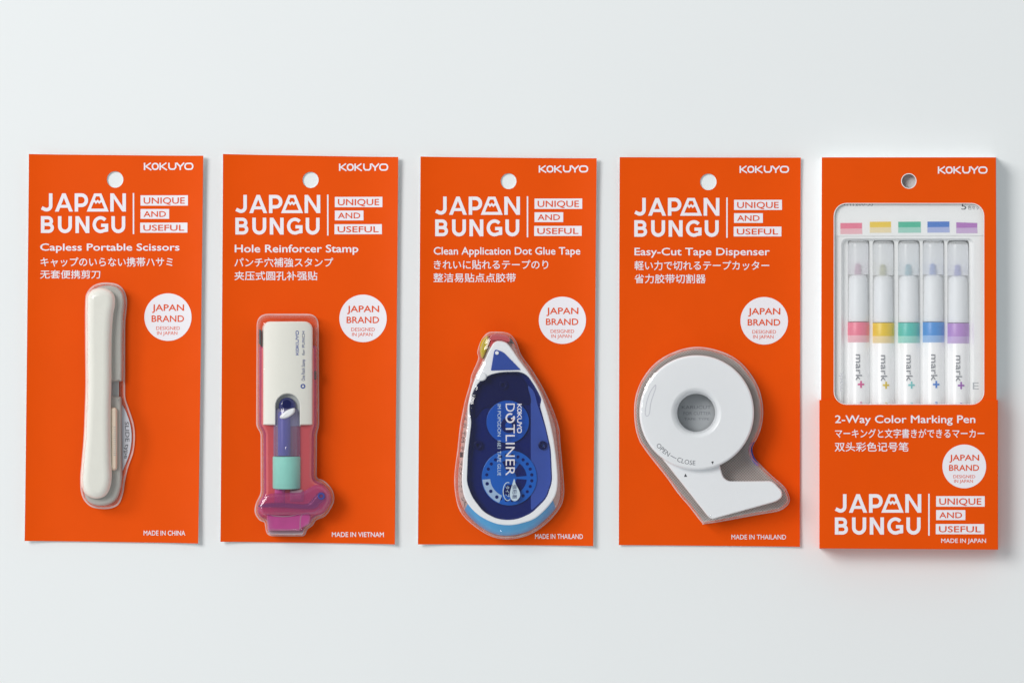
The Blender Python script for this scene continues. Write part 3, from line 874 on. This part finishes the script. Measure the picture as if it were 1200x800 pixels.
for k in range(len(loops) - 1):
    for i in range(NR):
        j = (i + 1) % NR
        ym = (ra[i][1] + rb[i][1]) / 2
        mm = M['sky'] if ra[i][1] > 597 else (M['red'] if ra[i][1] < 396 else M['shell'])
        mb.add([vs[k * NR + i], vs[k * NR + j], vs[(k + 1) * NR + j], vs[(k + 1) * NR + i]], [(0, 1, 2, 3)], mm)
import itertools
wall = mb.build('side_wall', G.o, 0)
bm = bmesh.new(); bm.from_mesh(wall.data); bmesh.ops.remove_doubles(bm, verts=bm.verts[:], dist=1e-7); bm.to_mesh(wall.data); bm.free()
wall.data.shade_smooth(); wall.data.set_sharp_from_angle(angle=math.radians(50))
window = rounded([(550.6, 484), (550.4, 474), (554.4, 459), (561, 447.5), (574, 439), (587, 436), (609.5, 435.5), (618.6, 440), (628.4, 455), (635.0, 468), (632.6, 475), (639.6, 500), (645.5, 526),
                  (647.2, 564), (640.5, 583.5), (623.5, 600.5), (608, 607.6), (595, 609.2), (582, 607.4), (567, 599.6), (553.4, 582), (547.2, 565), (548.8, 526), (552, 500), (552.6, 493)], 6, 3)
mb = MB(); loft(mb, G, rb, [(0, ZB + 9.0), (0.5, ZB + 9.5), (1.3, ZB + 9.7)], M['white_cool'], holes=[window], hole_prof=[(0, ZB + 5.0), (0, ZB + 9.4), (0.6, ZB + 9.7)], bottom=False)
mb.build('bezel', G.o, 40)
plate('housing_floor', G, inset(ccw(window), -0.8), ZB + 4.6, ZB + 5.2, M['navy'], G.o, bev=0)
plate('upper_panel', G, rounded([(562, 452), (570, 443), (587, 438), (608, 438), (616, 447), (622, 466), (622, 474), (600, 474), (565, 478), (556, 492), (554.5, 470)], 5, 4), ZB + 5.25, ZB + 5.9, M['deep_navy'], G.o, bev=0.5)
plate('side_panel', G, rounded([(618, 450), (626, 458), (630, 474), (638.6, 500), (644.4, 526), (646, 563), (639.5, 582.5), (622, 599), (622, 474)], 5, 4), ZB + 5.22, ZB + 5.5, M['panel_blue'], G.o, bev=0.5)
# gears
g = plate('upper_gear', G, circ(595, 494, 25, 48), ZB + 5.95, ZB + 6.4, M['gear'], G.o, bev=0.5)
plate('gear_hub', G, circ(596, 498, 9, 28), ZB + 6.42, ZB + 6.8, M['navy'], g, bev=0.4, holes=[circ(596, 498, 4.4, 20)])
g = plate('lower_gear', G, circ(596.8, 559.5, 32.4, 64), ZB + 5.6, ZB + 6.1, M['gear_sky'], G.o, bev=0.5)
mb = MB()
for k in range(24):
    a = 2 * math.pi * (k + 0.5) / 24
    flat(mb, G, circ(596.8 + 26.6 * math.cos(a), 559.5 + 26.6 * math.sin(a), 1.9, 12), ZB + 6.14, M['navy'])
for k in range(6):
    a0 = 60 * k + 6
    if k in (2, 3): continue
    pts = arc(596.8, 559.5, 20.5, 20.5, a0, a0 + 48, 8) + arc(596.8, 559.5, 8.5, 8.5, a0 + 46, a0 + 2, 5)
    flat(mb, G, pts, ZB + 6.14, M['navy'])
mb.build('gear_cutout', g, 0)
mb = MB()
flat(mb, G, arc(596.8, 559.5, 31.6, 31.6, 112, 176, 12) + arc(596.8, 559.5, 22.4, 22.4, 176, 112, 10), ZB + 6.22, M['pale_blue'])
for a in (123, 144, 165):
    a = math.radians(a)
    flat(mb, G, circ(596.8 + 26.8 * math.cos(a), 559.5 + 26.8 * math.sin(a), 2.1, 12), ZB + 6.28, M['navy'])
mb.build('remaining_gauge', g, 0)
for (x, y) in ((590, 451), (560.5, 521.5), (636, 521.5)):
    s_ = plate('screw_boss', G, circ(x, y, 5.2, 24), ZB + 5.9, ZB + 6.8, M['deep_navy'], G.o, bev=0.6, holes=[circ(x, y, 2.2, 14)])
# clear navy cover with print
plate('clear_window', G, inset(ccw(window), 0.7), ZB + 8.2, ZB + 8.7, M['navy_clear'], G.o, bev=0.4)
ZP = ZB + 8.78
mb = MB()
w_ = M['ink']
text(mb, G, 'D', 593.2, 603.6, 472.5, 484.5, ZP, w_, 0.012, rot=-90) if False else None
def down(body, xa, xb, ya, yb, mat, wt=0.0):
    # reads downwards: letter tops to the right
    vs, fs = glyphs(body, 0.0)
    ax0, ax1 = min(v[0] for v in vs), max(v[0] for v in vs)
    ay0, ay1 = 0, CAPH
    mb.add([G.L(xa + (v[1] - ay0) / (ay1 - ay0) * (xb - xa), ya + (v[0] - ax0) / (ax1 - ax0) * (yb - ya), ZP) for v in vs], fs, mat)
down('D', 592.6, 603.2, 472.6, 482.2, w_, 0.016)
stroke(mb, G, arc(597.9, 489.6, 4.6, 4.9, -28, 300, 22), 1.9, ZP, w_)
stroke(mb, G, [(599.0, 490.5), (603.4, 488.4)], 1.6, ZP, w_)
flat(mb, G, circ(601.4, 491.2, 1.5, 12), ZP + 0.02, M['red'])
down('TLINER', 592.6, 603.2, 497.0, 557.0, w_, 0.016)
maker_mark(mb, G, 606.0, 473.0, 611.4, 507.4, ZP, w_, 1.9, rot=90)
down('IM POPGDON', 583.0, 587.0, 473.4, 511.0, M['pale_blue'])
down('16E1 TAPE GLUE', 583.0, 587.0, 516.0, 557.0, M['pale_blue'])
flat(mb, G, spline([(602.6, 560.8), (604.2, 566.5), (608.6, 575), (609.2, 581.5), (604.6, 586.6), (599.4, 585.2), (597.4, 578.5), (599.8, 569)], 5), ZP, M['pale_blue'])
stroke(mb, G, arc(595.0, 575.5, 5.4, 10.6, 60, 290, 16), 0.9, ZP, M['pale_blue'])
lt = mb
def down_box(body, xa, xb, ya, yb, z, mat, wt=0.0):
    # upright characters stacked along the photo's vertical, turned to read downwards
    vs, fs = glyphs(body, 0.0)
    ax0, ax1 = min(v[0] for v in vs), max(v[0] for v in vs)
    ay0, ay1 = min(v[1] for v in vs), max(v[1] for v in vs)
    mb.add([G.L(xa + (v[1] - ay0) / (ay1 - ay0) * (xb - xa), ya + (v[0] - ax0) / (ax1 - ax0) * (yb - ya), z) for v in vs], fs, mat)
down_box('強粘着', 600.4, 606.0, 567.5, 584.0, ZP + 0.05, M['navy'])
down_box('タイプ', 592.4, 597.0, 569.0, 582.0, ZP + 0.05, M['pale_blue'])
mb.build('lettering', G.o, 0)
# tip
tri = plate('tip_cover', G, rounded([(579.5, 408.6), (590, 412.5), (610.4, 433.2), (575.2, 434.0)], [4, 3, 1, 1], 4), ZB + 9.75, ZB + 10.1, M['mid_blue'], G.o, bev=0.3)
plate('tip_pin', G, circ(582.4, 413.4, 2.2, 16), ZB + 10.1, ZB + 10.6, M['white_cool'], tri, bev=0.4)
plate('roller_tip', G, rounded([(573.6, 399.0), (575, 392.4), (581, 390.8), (591, 391.6), (597, 394.6), (597.6, 401), (586, 398.0)], 2.5, 4), ZB + 9.2, ZB + 10.0, M['red'], G.o, bev=0.6)
plate('tip_cap', G, rounded([(597.6, 395.4), (600.5, 398), (603, 403), (598, 402.0)], 1.0, 3), ZB + 6.5, ZB + 9.9, M['black'], G.o, bev=0.4)
mb = MB(); loft(mb, G, spline([(563.4, 418), (562.0, 407), (564.8, 398), (571.4, 392.6), (573.2, 400), (570.6, 410), (566.4, 419.5)], 5), dome(9.0, 2.4, 5, ZB + 0.3, 0.7), M['yellow']); mb.build('release_lever', G.o, 50)
mb = MB(); loft(mb, G, circ(564.0, 441.0, 6.4, 28, 5.4), dome(1.0, 2.0, 4, ZB + 9.6, 0.3), M['white_cool']); mb.build('thumb_rest', G.o, 50)
# dark print down the left side wall
mb = MB()
side = [(546.2, 482), (543.6, 500), (541.6, 520), (540.0, 540), (539.2, 560), (540.4, 578), (546.0, 597)]
sp = spline(side, 8, closed=False)
chars = list('ツメカエ') + ['M'] + list('テープのり') + ['X'] + list('ドット')
for k, chx in enumerate(chars):
    x, y = sp[int((len(sp) - 1) * (k + 0.3) / len(chars))]
    hgt = 6.0 if k < 9 else 7.5
    vs, fs = glyphs(chx, 0.0)
    ax0, ax1 = min(v[0] for v in vs), max(v[0] for v in vs); ay0, ay1 = min(v[1] for v in vs), max(v[1] for v in vs)
    for_z = []
    pts = []
    for v in vs:
        u = (v[1] - ay0) / max(1e-6, ay1 - ay0) - .5; w = (v[0] - ax0) / max(1e-6, ax1 - ax0) - .5
        pts.append(G.L(x + u * 3.6, y + w * hgt, ZB + 7.3 + u * 3.4))
    mb.add(pts, fs, M['dark_ink'])
mb.build('side_print', wall, 0)

bl = spline([(578.6, 389.2), (595, 390.6), (603.6, 400.4), (610.2, 415.4), (623, 434), (636.4, 455.4), (646, 477), (654, 500), (655.6, 517.5), (659.4, 552.5), (660, 579), (655.2, 595),
             (639.6, 612.6), (619.8, 625.8), (595, 630.6), (574, 626.8), (554.6, 614.6), (540.4, 598.4), (534.2, 579), (533.4, 558), (536.6, 526), (539.8, 500), (544, 477.5), (548.2, 461), (551.4, 448), (553.6, 439), (561, 420.6), (560.2, 412), (563.6, 400.6), (570.4, 391.6)], 5)
blister(F3, wobble(bl, 0.35, 3), [(0, ZB), (0.2, ZB + 4.4), (0.9, ZB + 8.4), (2.4, ZB + 10.6), (5.0, ZB + 11.4), (9.0, ZB + 11.9)], rim_w=0.8)

# ------------------------------------------------------------------ tape dispenser
D = Frame('tape_dispenser', 816, 500, -0.1, 'white disc tape dispenser with open hub and angled cutter arm', 'tape dispenser', z=ZB)
CX, CY = 816.4, 483.2
mb = MB()
prof = [(0, ZB + 2.0), (0, ZB + 11.6), (0.4, ZB + 12.3), (1.2, ZB + 12.8), (2.4, ZB + 13.0)]
hub = circ(815.8, 483.4, 29.5, 56)
hp = [(0, ZB + 12.4), (0.0, ZB + 12.4)]
loft(mb, D, circ(CX, CY, 67.2, 112), prof, M['white_cool'], holes=[hub], hole_prof=[(-7.4, ZB + 2.0), (-7.2, ZB + 8.2), (-6.4, ZB + 10.2), (-4.4, ZB + 11.8), (-1.6, ZB + 12.8), (0, ZB + 13.0)], bottom=False)
disc = mb.build('disc', D.o, 50)
mb = MB()
loft(mb, D, circ(815.6, 483.6, 25.0, 48), [(0, ZB + 11.35), (0.5, ZB + 11.9), (1.2, ZB + 12.1)], M['film'], holes=[circ(815.6, 483.6, 22.2, 48)], hole_prof=[(0, ZB + 3.0), (0, ZB + 11.8), (0.4, ZB + 12.1)], bottom=False)
mb.build('hub_ring', disc, 40)
mb = MB()
# grip dimple at the left of the disc, embossed print
stroke(mb, D, spline([(768, 451), (762.5, 458), (758.5, 468), (756.6, 478), (756.2, 485), (758.4, 487.5), (761.0, 484), (762.4, 473), (765.4, 463), (768.2, 455)], 4), 0.7, ZB + 13.03, M['label'], closed=True)
def along(rad):
    def mk(a0, a1, h):
        def f(u, w):
            a = math.radians(a0 + (a1 - a0) * u)
            r = rad - h * w
            return CX + r * math.cos(a), CY + r * math.sin(a)
        return f
    return mk
mk = along(61.5)
text(mb, D, 'OPEN', 0, 1, 0, 1, ZB + 13.06, M['grey_ink'], 0.0, curve=mk(141, 123, 5.2))
text(mb, D, 'CLOSE', 0, 1, 0, 1, ZB + 13.06, M['grey_ink'], 0.0, curve=mk(112.5, 91.5, 5.2))
stroke(mb, D, arc(CX, CY, 58.8, 58.8, 121.5, 114, 5), 0.7, ZB + 13.05, M['grey_ink'])
flat(mb, D, [(833.4, 540.6), (836.4, 540.2), (835.2, 544.0)], ZB + 13.05, M['dark_ink'])
mb.build('lettering', disc, 0)
arm = rounded([(764, 522), (790, 500), (838, 520), (843.6, 546), (847.6, 559), (853.6, 563.6), (905.4, 563.2), (916.8, 575.4), (916.6, 582.6), (909.5, 587.4), (833.8, 608.2), (829.4, 604.6)],
              [6, 6, 6, 6, 6, 5, 5, 5, 4, 4, 3, 3], 5)
mb = MB(); loft(mb, D, arm, [(0, ZB + 0.3), (0, ZB + 8.0), (0.4, ZB + 8.6), (1.3, ZB + 8.9)], M['white_cool'])
arm_o = mb.build('cutter_arm', D.o, 40)
mb = MB(); flat(mb, D, [(801.6, 558.4), (805.2, 558.2), (803.2, 554.6)], ZB + 8.95, M['dark_ink']); mb.build('arrow_mark', arm_o, 0)
mb = MB(); loft(mb, D, circ(CX, CY, 24, 40), [(0, ZB + 0.35), (0, ZB + 0.6)], M['lens_grey'])
for k, (tx, x0, x1) in enumerate((('KARUCUT', 799, 833), ('FOR CUTTER', 801, 833), ('TAPE  TYPE', 802, 831))):
    y = 475.2 + 7.1 * k
    text(mb, D, tx, x0, x1, y, y + (3.6 if k < 2 else 2.6), ZB + 0.66, M['grey_ink'], 0.0)
mb.build('hub_floor', D.o, 30)
mb = MB(); loft(mb, D, circ(CX, CY, 60, 64), [(0, ZB + 0.4), (0, ZB + 1.9)], M['lens_grey'], holes=[circ(CX, CY, 26, 40)]); mb.build('tape_roll', D.o, 30)

th = circ(818.4, 482.6, 75.2, 72)
arc_pts = [p for p in th if not (p[1] > 509)]
# from right side over the top to the left side
arc_pts.sort(key=lambda p: -math.atan2(-(p[1] - 482.6), p[0] - 818.4) if False else 0)
top_arc = [(818.4 + 75.0 * math.cos(math.radians(a)), 482.6 + 75.2 * math.sin(math.radians(a))) for a in range(157, 382, 5)]
bl = top_arc + spline([(886.6, 513), (880.8, 524), (882.6, 535), (889, 544), (904, 557), (918, 570), (924, 582), (923, 590), (917, 595.4), (904, 599.4), (866, 606), (828, 612.2), (823, 611.2), (808, 592), (794, 576), (779.6, 555.4), (759, 530), (751.5, 517.5)], 4, closed=False)
blw = wobble(bl, 0.45, 5)
blister(F4, blw, [(0, ZB), (0.3, ZB + 5.0), (0.9, ZB + 10.0), (2.4, ZB + 13.0), (5.2, ZB + 14.1), (9.0, ZB + 14.6)], rim_w=1.0)
plate('liner', F4, inset(ccw(blw), 0.9), ZB + 0.02, ZB + 0.24, M['woven'], F4.o, bev=0)
plate('blue_tab', F4, spline([(884.4, 517.5), (881.6, 524), (883.2, 534), (889.6, 544.5), (886.0, 545), (880.6, 538), (877.8, 527), (880, 519)], 4), ZB + 0.3, ZB + 3.2, M['blue_ink'], F4.o, bev=0.3)

# ------------------------------------------------------------------ pen box
B = Frame('pen_box', 1065, 414, 0.0, 'orange hanging box with a window showing five marker pens', 'pen box')
BT = 13.0      # box depth, mm
outer_b = [(963, 184.5), (1167.2, 184.5), (1168.4, 642.4), (961.6, 641.2)]
inner_b = [(964.4, 186), (1165.8, 186), (1167.0, 641), (963.0, 639.8)]
win = rrect(977, 238, 1153.4, 474, 15, 7)
hole = circ(1065, 212.2, 9.0, 40)
mb = MB()
loft(mb, B, outer_b, [(0, BT - 0.4), (0, BT - 0.1), (0.4, BT)], M['orange'], holes=[win, hole], hole_prof=[(0, BT - 0.4), (0, BT)])
loft(mb, B, outer_b, [(0, 0.0), (0, BT - 0.42)], M['card_core'], holes=[inner_b], hole_prof=[(0, 0.0), (0, BT - 0.42)])
box_o = mb.build('box_body', B.o, 30)
mb = MB()   # white inside of the board
loft(mb, B, inset(ccw(inner_b), 0.1), [(0, 0.4), (0, BT - 0.5)], M['card_core'], holes=[inset(ccw(inner_b), 1.0)], hole_prof=[(0, 0.4), (0, BT - 0.5)])
loft(mb, B, inset(ccw(inner_b), 0.1), [(0, 0.02), (0, 0.38)], M['card_core'])
mb.build('inner_lining', box_o, 30)
# white cut edge of the window and hole
mb = MB()
for h in (win, hole):
    loft(mb, B, inset(ccw(h), 0.02), [(0, BT - 0.38), (0, BT + 0.03)], M['card_core'], holes=[inset(ccw(h), 0.8)], hole_prof=[(0, BT - 0.38), (0, BT + 0.03)], bottom=False)
mb.build('cut_edge', box_o, 0)
mb = MB()
loft(mb, B, [(970, 232), (1160, 232), (1160, 480), (970, 480)], [(0, BT - 0.62), (0, BT - 0.56)], M['film'], bottom=False)
mb.build('window_film', B.o, 0)
ST = BT + 0.55
sleeve = [(960.2, 468.5), (980.0, 468.5)] + [(x, y + 0.2) for x, y in reversed(arc(992, 459, 15, 15, 90, 135, 5))] + [(x, y + 0.2) for x, y in reversed(arc(1138.4, 459, 15, 15, 45, 90, 5))] + [(1150.4, 468.5), (1169.4, 468.5), (1169.6, 643.6), (960.2, 642.2)]
sl2 = [sleeve[0]]
for p in sleeve[1:]:
    if math.dist(sl2[-1], p) > 0.5: sl2.append(p)
mb = MB()
loft(mb, B, sl2, [(0, BT + 0.04), (0, ST - 0.12), (0.5, ST)], M['orange'])
ring_o, ring_i = [(960.2, 468.5), (1169.4, 468.5), (1169.6, 643.6), (960.2, 642.2)], None
for pts in ([(960.2, 468.6), (961.5, 468.6), (961.4, 642.2), (960.2, 642.2)], [(1168.5, 468.6), (1169.5, 468.6), (1169.6, 643.6), (1168.6, 643.6)], [(961.45, 641.6), (1168.55, 642.9), (1168.55, 643.55), (961.45, 642.2)]):
    loft(mb, B, pts, [(0, 0.0), (0, BT + 0.02)], M['orange'])
slv = mb.build('sleeve', B.o, 30)
mb = MB()
zt = ST + 0.05
logo(mb, B, 978.3, 578.6, 1.02, zt, M['ink'], M['orange_ink'], 1.02)
mb.build('headline', slv, 0)
mb = MB()
text(mb, B, '2-Way Color Marking Pen', 978.5, 1143, 486.4, 495.4, zt, M['ink'], 0.014)
text(mb, B, 'マーキングと文字書きができるマーカー', 978.6, 1153.6, 502.2, 513, zt, M['ink'], 0.010, fit='box')
text(mb, B, '双头彩色记号笔', 978.2, 1064.6, 517.8, 528.8, zt, M['ink'], 0.010, fit='box')
mb.build('product_name', slv, 0)
mb = MB(); text(mb, B, 'MADE IN JAPAN', 1103, 1155.5, 630.6, 635.6, zt, M['ink'], 0.01); mb.build('origin_line', slv, 0)
badge(B, 1130, 546.2, 25.6, ST + 0.03, slv, None)
mb = MB(); maker_mark(mb, B, 1099, 195.2, 1157.6, 203.6, BT + 0.05, M['ink']); mb.build('maker_mark', box_o, 0)

# swatch sheet behind the film
W = Frame('swatch_insert', 1065, 256, 0.0, 'white paper insert with five pairs of colour swatches', 'paper insert', z=BT - 2.4)
zi = BT - 1.6
SW = ('f0829c', 'f3d04c', '4fbf9f', '4a7fd0', 'b678c4')
SL = ('f3bcc6', 'f3e2b8', 'a5d9cb', 'aebae6', 'cfb3dc')
mb = MB(); loft(mb, W, rounded([(973, 221), (1158, 221), (1157, 276.2), (974, 276.8)], [2, 2, 3, 3], 3), [(0, zi - 0.8), (0, zi - 0.1), (0.3, zi)], M['card_core'])
sheet_o = mb.build('sheet', W.o, 30)
boxes = ((984.8, 1010.2, 261.4), (1019.2, 1044.2, 259.9), (1052.6, 1079, 259.9), (1086.8, 1112.6, 259.7), (1120.6, 1145.2, 260.5))
swatch_mats = []
for k, (x0, x1, y) in enumerate(boxes):
    a = paint('swatch strong ' + SW[k], SW[k], 0.55, 0.2, 0.03); b = paint('swatch pale ' + SL[k], SL[k], 0.55, 0.2, 0.03)
    swatch_mats.append((a, b))
    mb = MB()
    flat(mb, W, [(x0, y), (x1, y + (0.8 if k == 4 else -0.2)), (x1, y + 6.3), (x0, y + 6.6)], zi + 0.05, a)
    flat(mb, W, [(x0, y + 6.6), (x1, y + 6.3), (x1 + .4, y + 12.8), (x0, y + 13.0)], zi + 0.05, b)
    mb.build('colour_swatch', sheet_o, 0)
mb = MB()
text(mb, W, 'WMT200-5S', 984, 1023, 236.2, 241.2, zi + 0.05, M['grey_ink'], 0.0)
mb.build('item_code', sheet_o, 0)
mb = MB()
text(mb, W, '5', 1126.4, 1132.4, 238.4, 245.6, zi + 0.05, M['dark_ink'], 0.0)
text(mb, W, '色セット', 1134, 1152, 241.0, 245.6, zi + 0.05, M['dark_ink'], 0.0, fit='box')
mb.build('count_text', sheet_o, 0)
plate('backing_sheet', W, [(974, 277.2), (1156, 276.4), (1156, 610), (974, 610)], 0.5, 0.75, M['card_core'], W.o, bev=0)
mb = MB()
text(mb, W, 'E', 1140, 1147, 448, 456, 10.96, M['faint_ink'], 0.0)
mb.build('faint_mark', sheet_o, 0)
mb = MB()
text(mb, W, 'mark', 983, 988, 436, 458, 10.96, M['label'], 0.0, rot=-90)
mb.build('faint_print', sheet_o, 0)
# opaque white tray, ribs and ledge shaped to lighten the gaps round the pens
mb = MB()
tr = rrect(967, 190, 1163, 637, 3, 4)
loft(mb, W, rrect(967, 270, 1163, 637, 3, 4), [(0, 4.0), (0, 8.4)], M['card_core'], holes=[rrect(x + .7 - 12.6, 281.5 - y, x + .7 + 12.6, 633, 4, 3) for x, y in zip((1005.4, 1034.6, 1064.4, 1093.2, 1122.2), (1, 0, 0, 1, 0))])
loft(mb, W, rrect(967, 190, 1163, 220, 3, 4), [(0, 5.0), (0, 8.6)], M['card_core'])  # added plate under the hang hole, placed to lighten what shows through
loft(mb, W, rrect(967, 272, 1163, 637, 3, 4), [(0, 8.44), (0, 10.6), (0.4, 10.9)], M['card_core'], holes=[rrect(986.5, 280, 1141, 634, (6, 6, 2, 2), 4)], hole_prof=[(-2.0, 8.44), (-0.4, 10.2), (0.6, 10.9)])
mb.build('pen_tray', W.o, 40)

# ------------------------------------------------------------------ pens
RP = 13.6
ZC = 0.95 + RP * PX * 1000
xs = (1005.4, 1034.6, 1064.4, 1093.2, 1122.2)
BAND = ('ef7f98', 'ecc92e', '55c2b8', '4d94dc', 'b98fd2')
PALE = ('f4bcc6', 'f3dca6', '9fdcd2', '9cc0ee', 'cdb4e2')
PLUS = ('e05a9a', 'e3c640', '7fcfcf', '4a86d8', 'a060b8')
NIB = ('b06a98', '9a9a58', '0890a8', '2268c4', '5058bc')
names = ('pink', 'yellow', 'teal', 'blue', 'purple')
mats = [tuple(paint(names[k] + ' ' + t, h[k], 0.35, 0.4, 0.02) for t, h in (('band', BAND), ('pale band', PALE), ('plus mark', PLUS), ('nib', NIB))) for k in range(5)]
def pen_label(k): return 'white marker pen with a %s band and frosted cap in the box window' % names[k]
P = Frame('marker_pen', xs[0], 460, 0.0, pen_label(0), 'marker pen', 'marker pens in the box', z=0.95)
cx = xs[0]
mb = MB(); lathe_y(mb, P, cx, ZC, [(401.0, RP - .2), (401.4, RP), (622, RP), (628, RP - 1.5), (632, RP - 5)], M['barrel'], 36); barrel = mb.build('barrel', P.o, 40)
mb = MB(); lathe_y(mb, P, cx, ZC, [(377.4, RP - .1), (377.8, RP + .1), (392.8, RP + .1)], mats[0][0], 36); mb.build('band', P.o, 40)
mb = MB(); lathe_y(mb, P, cx, ZC, [(392.8, RP), (400.6, RP), (401.0, RP - .3)], mats[0][1], 36); mb.build('pale_band', P.o, 40)
mb = MB(); lathe_y(mb, P, cx, ZC, [(282, 8.5), (283, 11.2), (285, 12.4), (290, 12.8), (330, RP - .1), (377, RP)], M['cap'], 36); capo = mb.build('cap', P.o, 40)
mb = MB(); lathe_y(mb, P, cx, ZC, [(322, 6.0), (323.5, 9.6), (327, 11.4), (376.5, 12.2)], M['barrel'], 28); tip = mb.build('tip_holder', P.o, 40)
mb = MB(); lathe_y(mb, P, cx, ZC, [(309, 2.0), (310.5, 3.2), (316, 3.8), (321.8, 4.0)], mats[0][3], 20); mb.build('nib', tip, 40)
mb = MB()   # added white half shell behind the nib, brightens the frosted cap
vs, fs = [], []
for j, y in enumerate((284.5, 286, 304, 321.5)):
    for i in range(13):
        a = math.pi + math.pi * i / 12
        bx, by, bz = P.L(cx, y, ZC + 1.2)
        r_ = (9.0 if j == 0 else 12.2) * PX * (CAM - ZC / 1000) / CAM
        vs.append((bx + r_ * math.cos(a), by, bz + r_ * 0.35 * math.sin(a)))
for j in range(3):
    for i in range(12):
        fs.append((j * 13 + i, (j + 1) * 13 + i, (j + 1) * 13 + i + 1, j * 13 + i + 1))
mb.add(vs, fs, M['barrel']); mb.build('cap_brightener', capo, 40)
def on_barrel(px, py, lift):
    x, y, z = P.L(px, py, ZC + 5.2)
    dx = (x - P.L(cx, py, ZC)[0]) / (PX * (CAM - ZC / 1000) / CAM)
    return (x, y, (ZC + math.sqrt((RP + lift) ** 2 - dx * dx) * PX * 1000) / 1000 - P.z0)
def wrapped(mb_, body, x0, x1, y0, y1, mat, fit='cap', wt=0.0):
    vs, fs = glyphs(body, 0.0)
    ax0, ax1 = min(v[0] for v in vs), max(v[0] for v in vs)
    ay0, ay1 = (0, CAPH) if fit == 'cap' else (min(v[1] for v in vs), max(v[1] for v in vs))
    pts = []
    for v in vs:
        px = x0 + (v[1] - ay0) / (ay1 - ay0) * (x1 - x0); py = y0 + (v[0] - ax0) / (ax1 - ax0) * (y1 - y0)
        pts.append(on_barrel(px, py, 0.9))
    mb_.add(pts, fs, mat)
mb = MB(); wrapped(mb, 'mark', cx - 2.8, cx + 4.6, 415, 445.6, M['grey_ink'], wt=0.004); mb.build('lettering', barrel, 0)
mb = MB()
def ink_bar(x0, y0, x1, y1):
    n = 6; vs = []
    for i in range(n + 1):
        px = x0 + (x1 - x0) * i / n
        vs += [on_barrel(px, y1, 0.3), on_barrel(px, y0, 0.3)]
    mb.add(vs, [(2 * i, 2 * i + 2, 2 * i + 3, 2 * i + 1) for i in range(n)], mats[0][2])
ink_bar(cx - 0.4, 449.2, cx + 7.4, 451.2)
ink_bar(cx + 2.5, 446.0, cx + 4.5, 449.15); ink_bar(cx + 2.5, 451.25, cx + 4.5, 454.4)
wrapped(mb, 'm', cx + 2.0, cx + 4.6, 470.5, 474.5, mats[0][2], fit='box')
mb.build('plus_mark', barrel, 0)

def kids(o): return [c for c in COL.objects if c.parent is o]
proto_kids = [(c, kids(c)) for c in kids(P.o)]
f_c = (CAM - ZC / 1000) / CAM
SWAP = {'band': 0, 'pale_band': 1, 'plus_mark': 2, 'nib': 3}
def recolour(o, base, k):
    if base in SWAP:
        o.material_slots[0].link = 'OBJECT'
        o.material_slots[0].material = mats[k][SWAP[base]]
for k in range(1, 5):
    r = P.o.copy(); COL.objects.link(r)
    r.location.x = P.o.location.x + (xs[k] - xs[0]) * PX * f_c
    r.location.y -= (0, 0.9, 0.8, 0.1, 1.3)[k] * PX
    r['label'] = pen_label(k)
    for c, sub in proto_kids:
        cc = c.copy(); COL.objects.link(cc); cc.parent = r
        recolour(cc, c.name.split('.')[0], k)
        for g_ in sub:
            gg = g_.copy(); COL.objects.link(gg); gg.parent = cc
            recolour(gg, g_.name.split('.')[0], k)
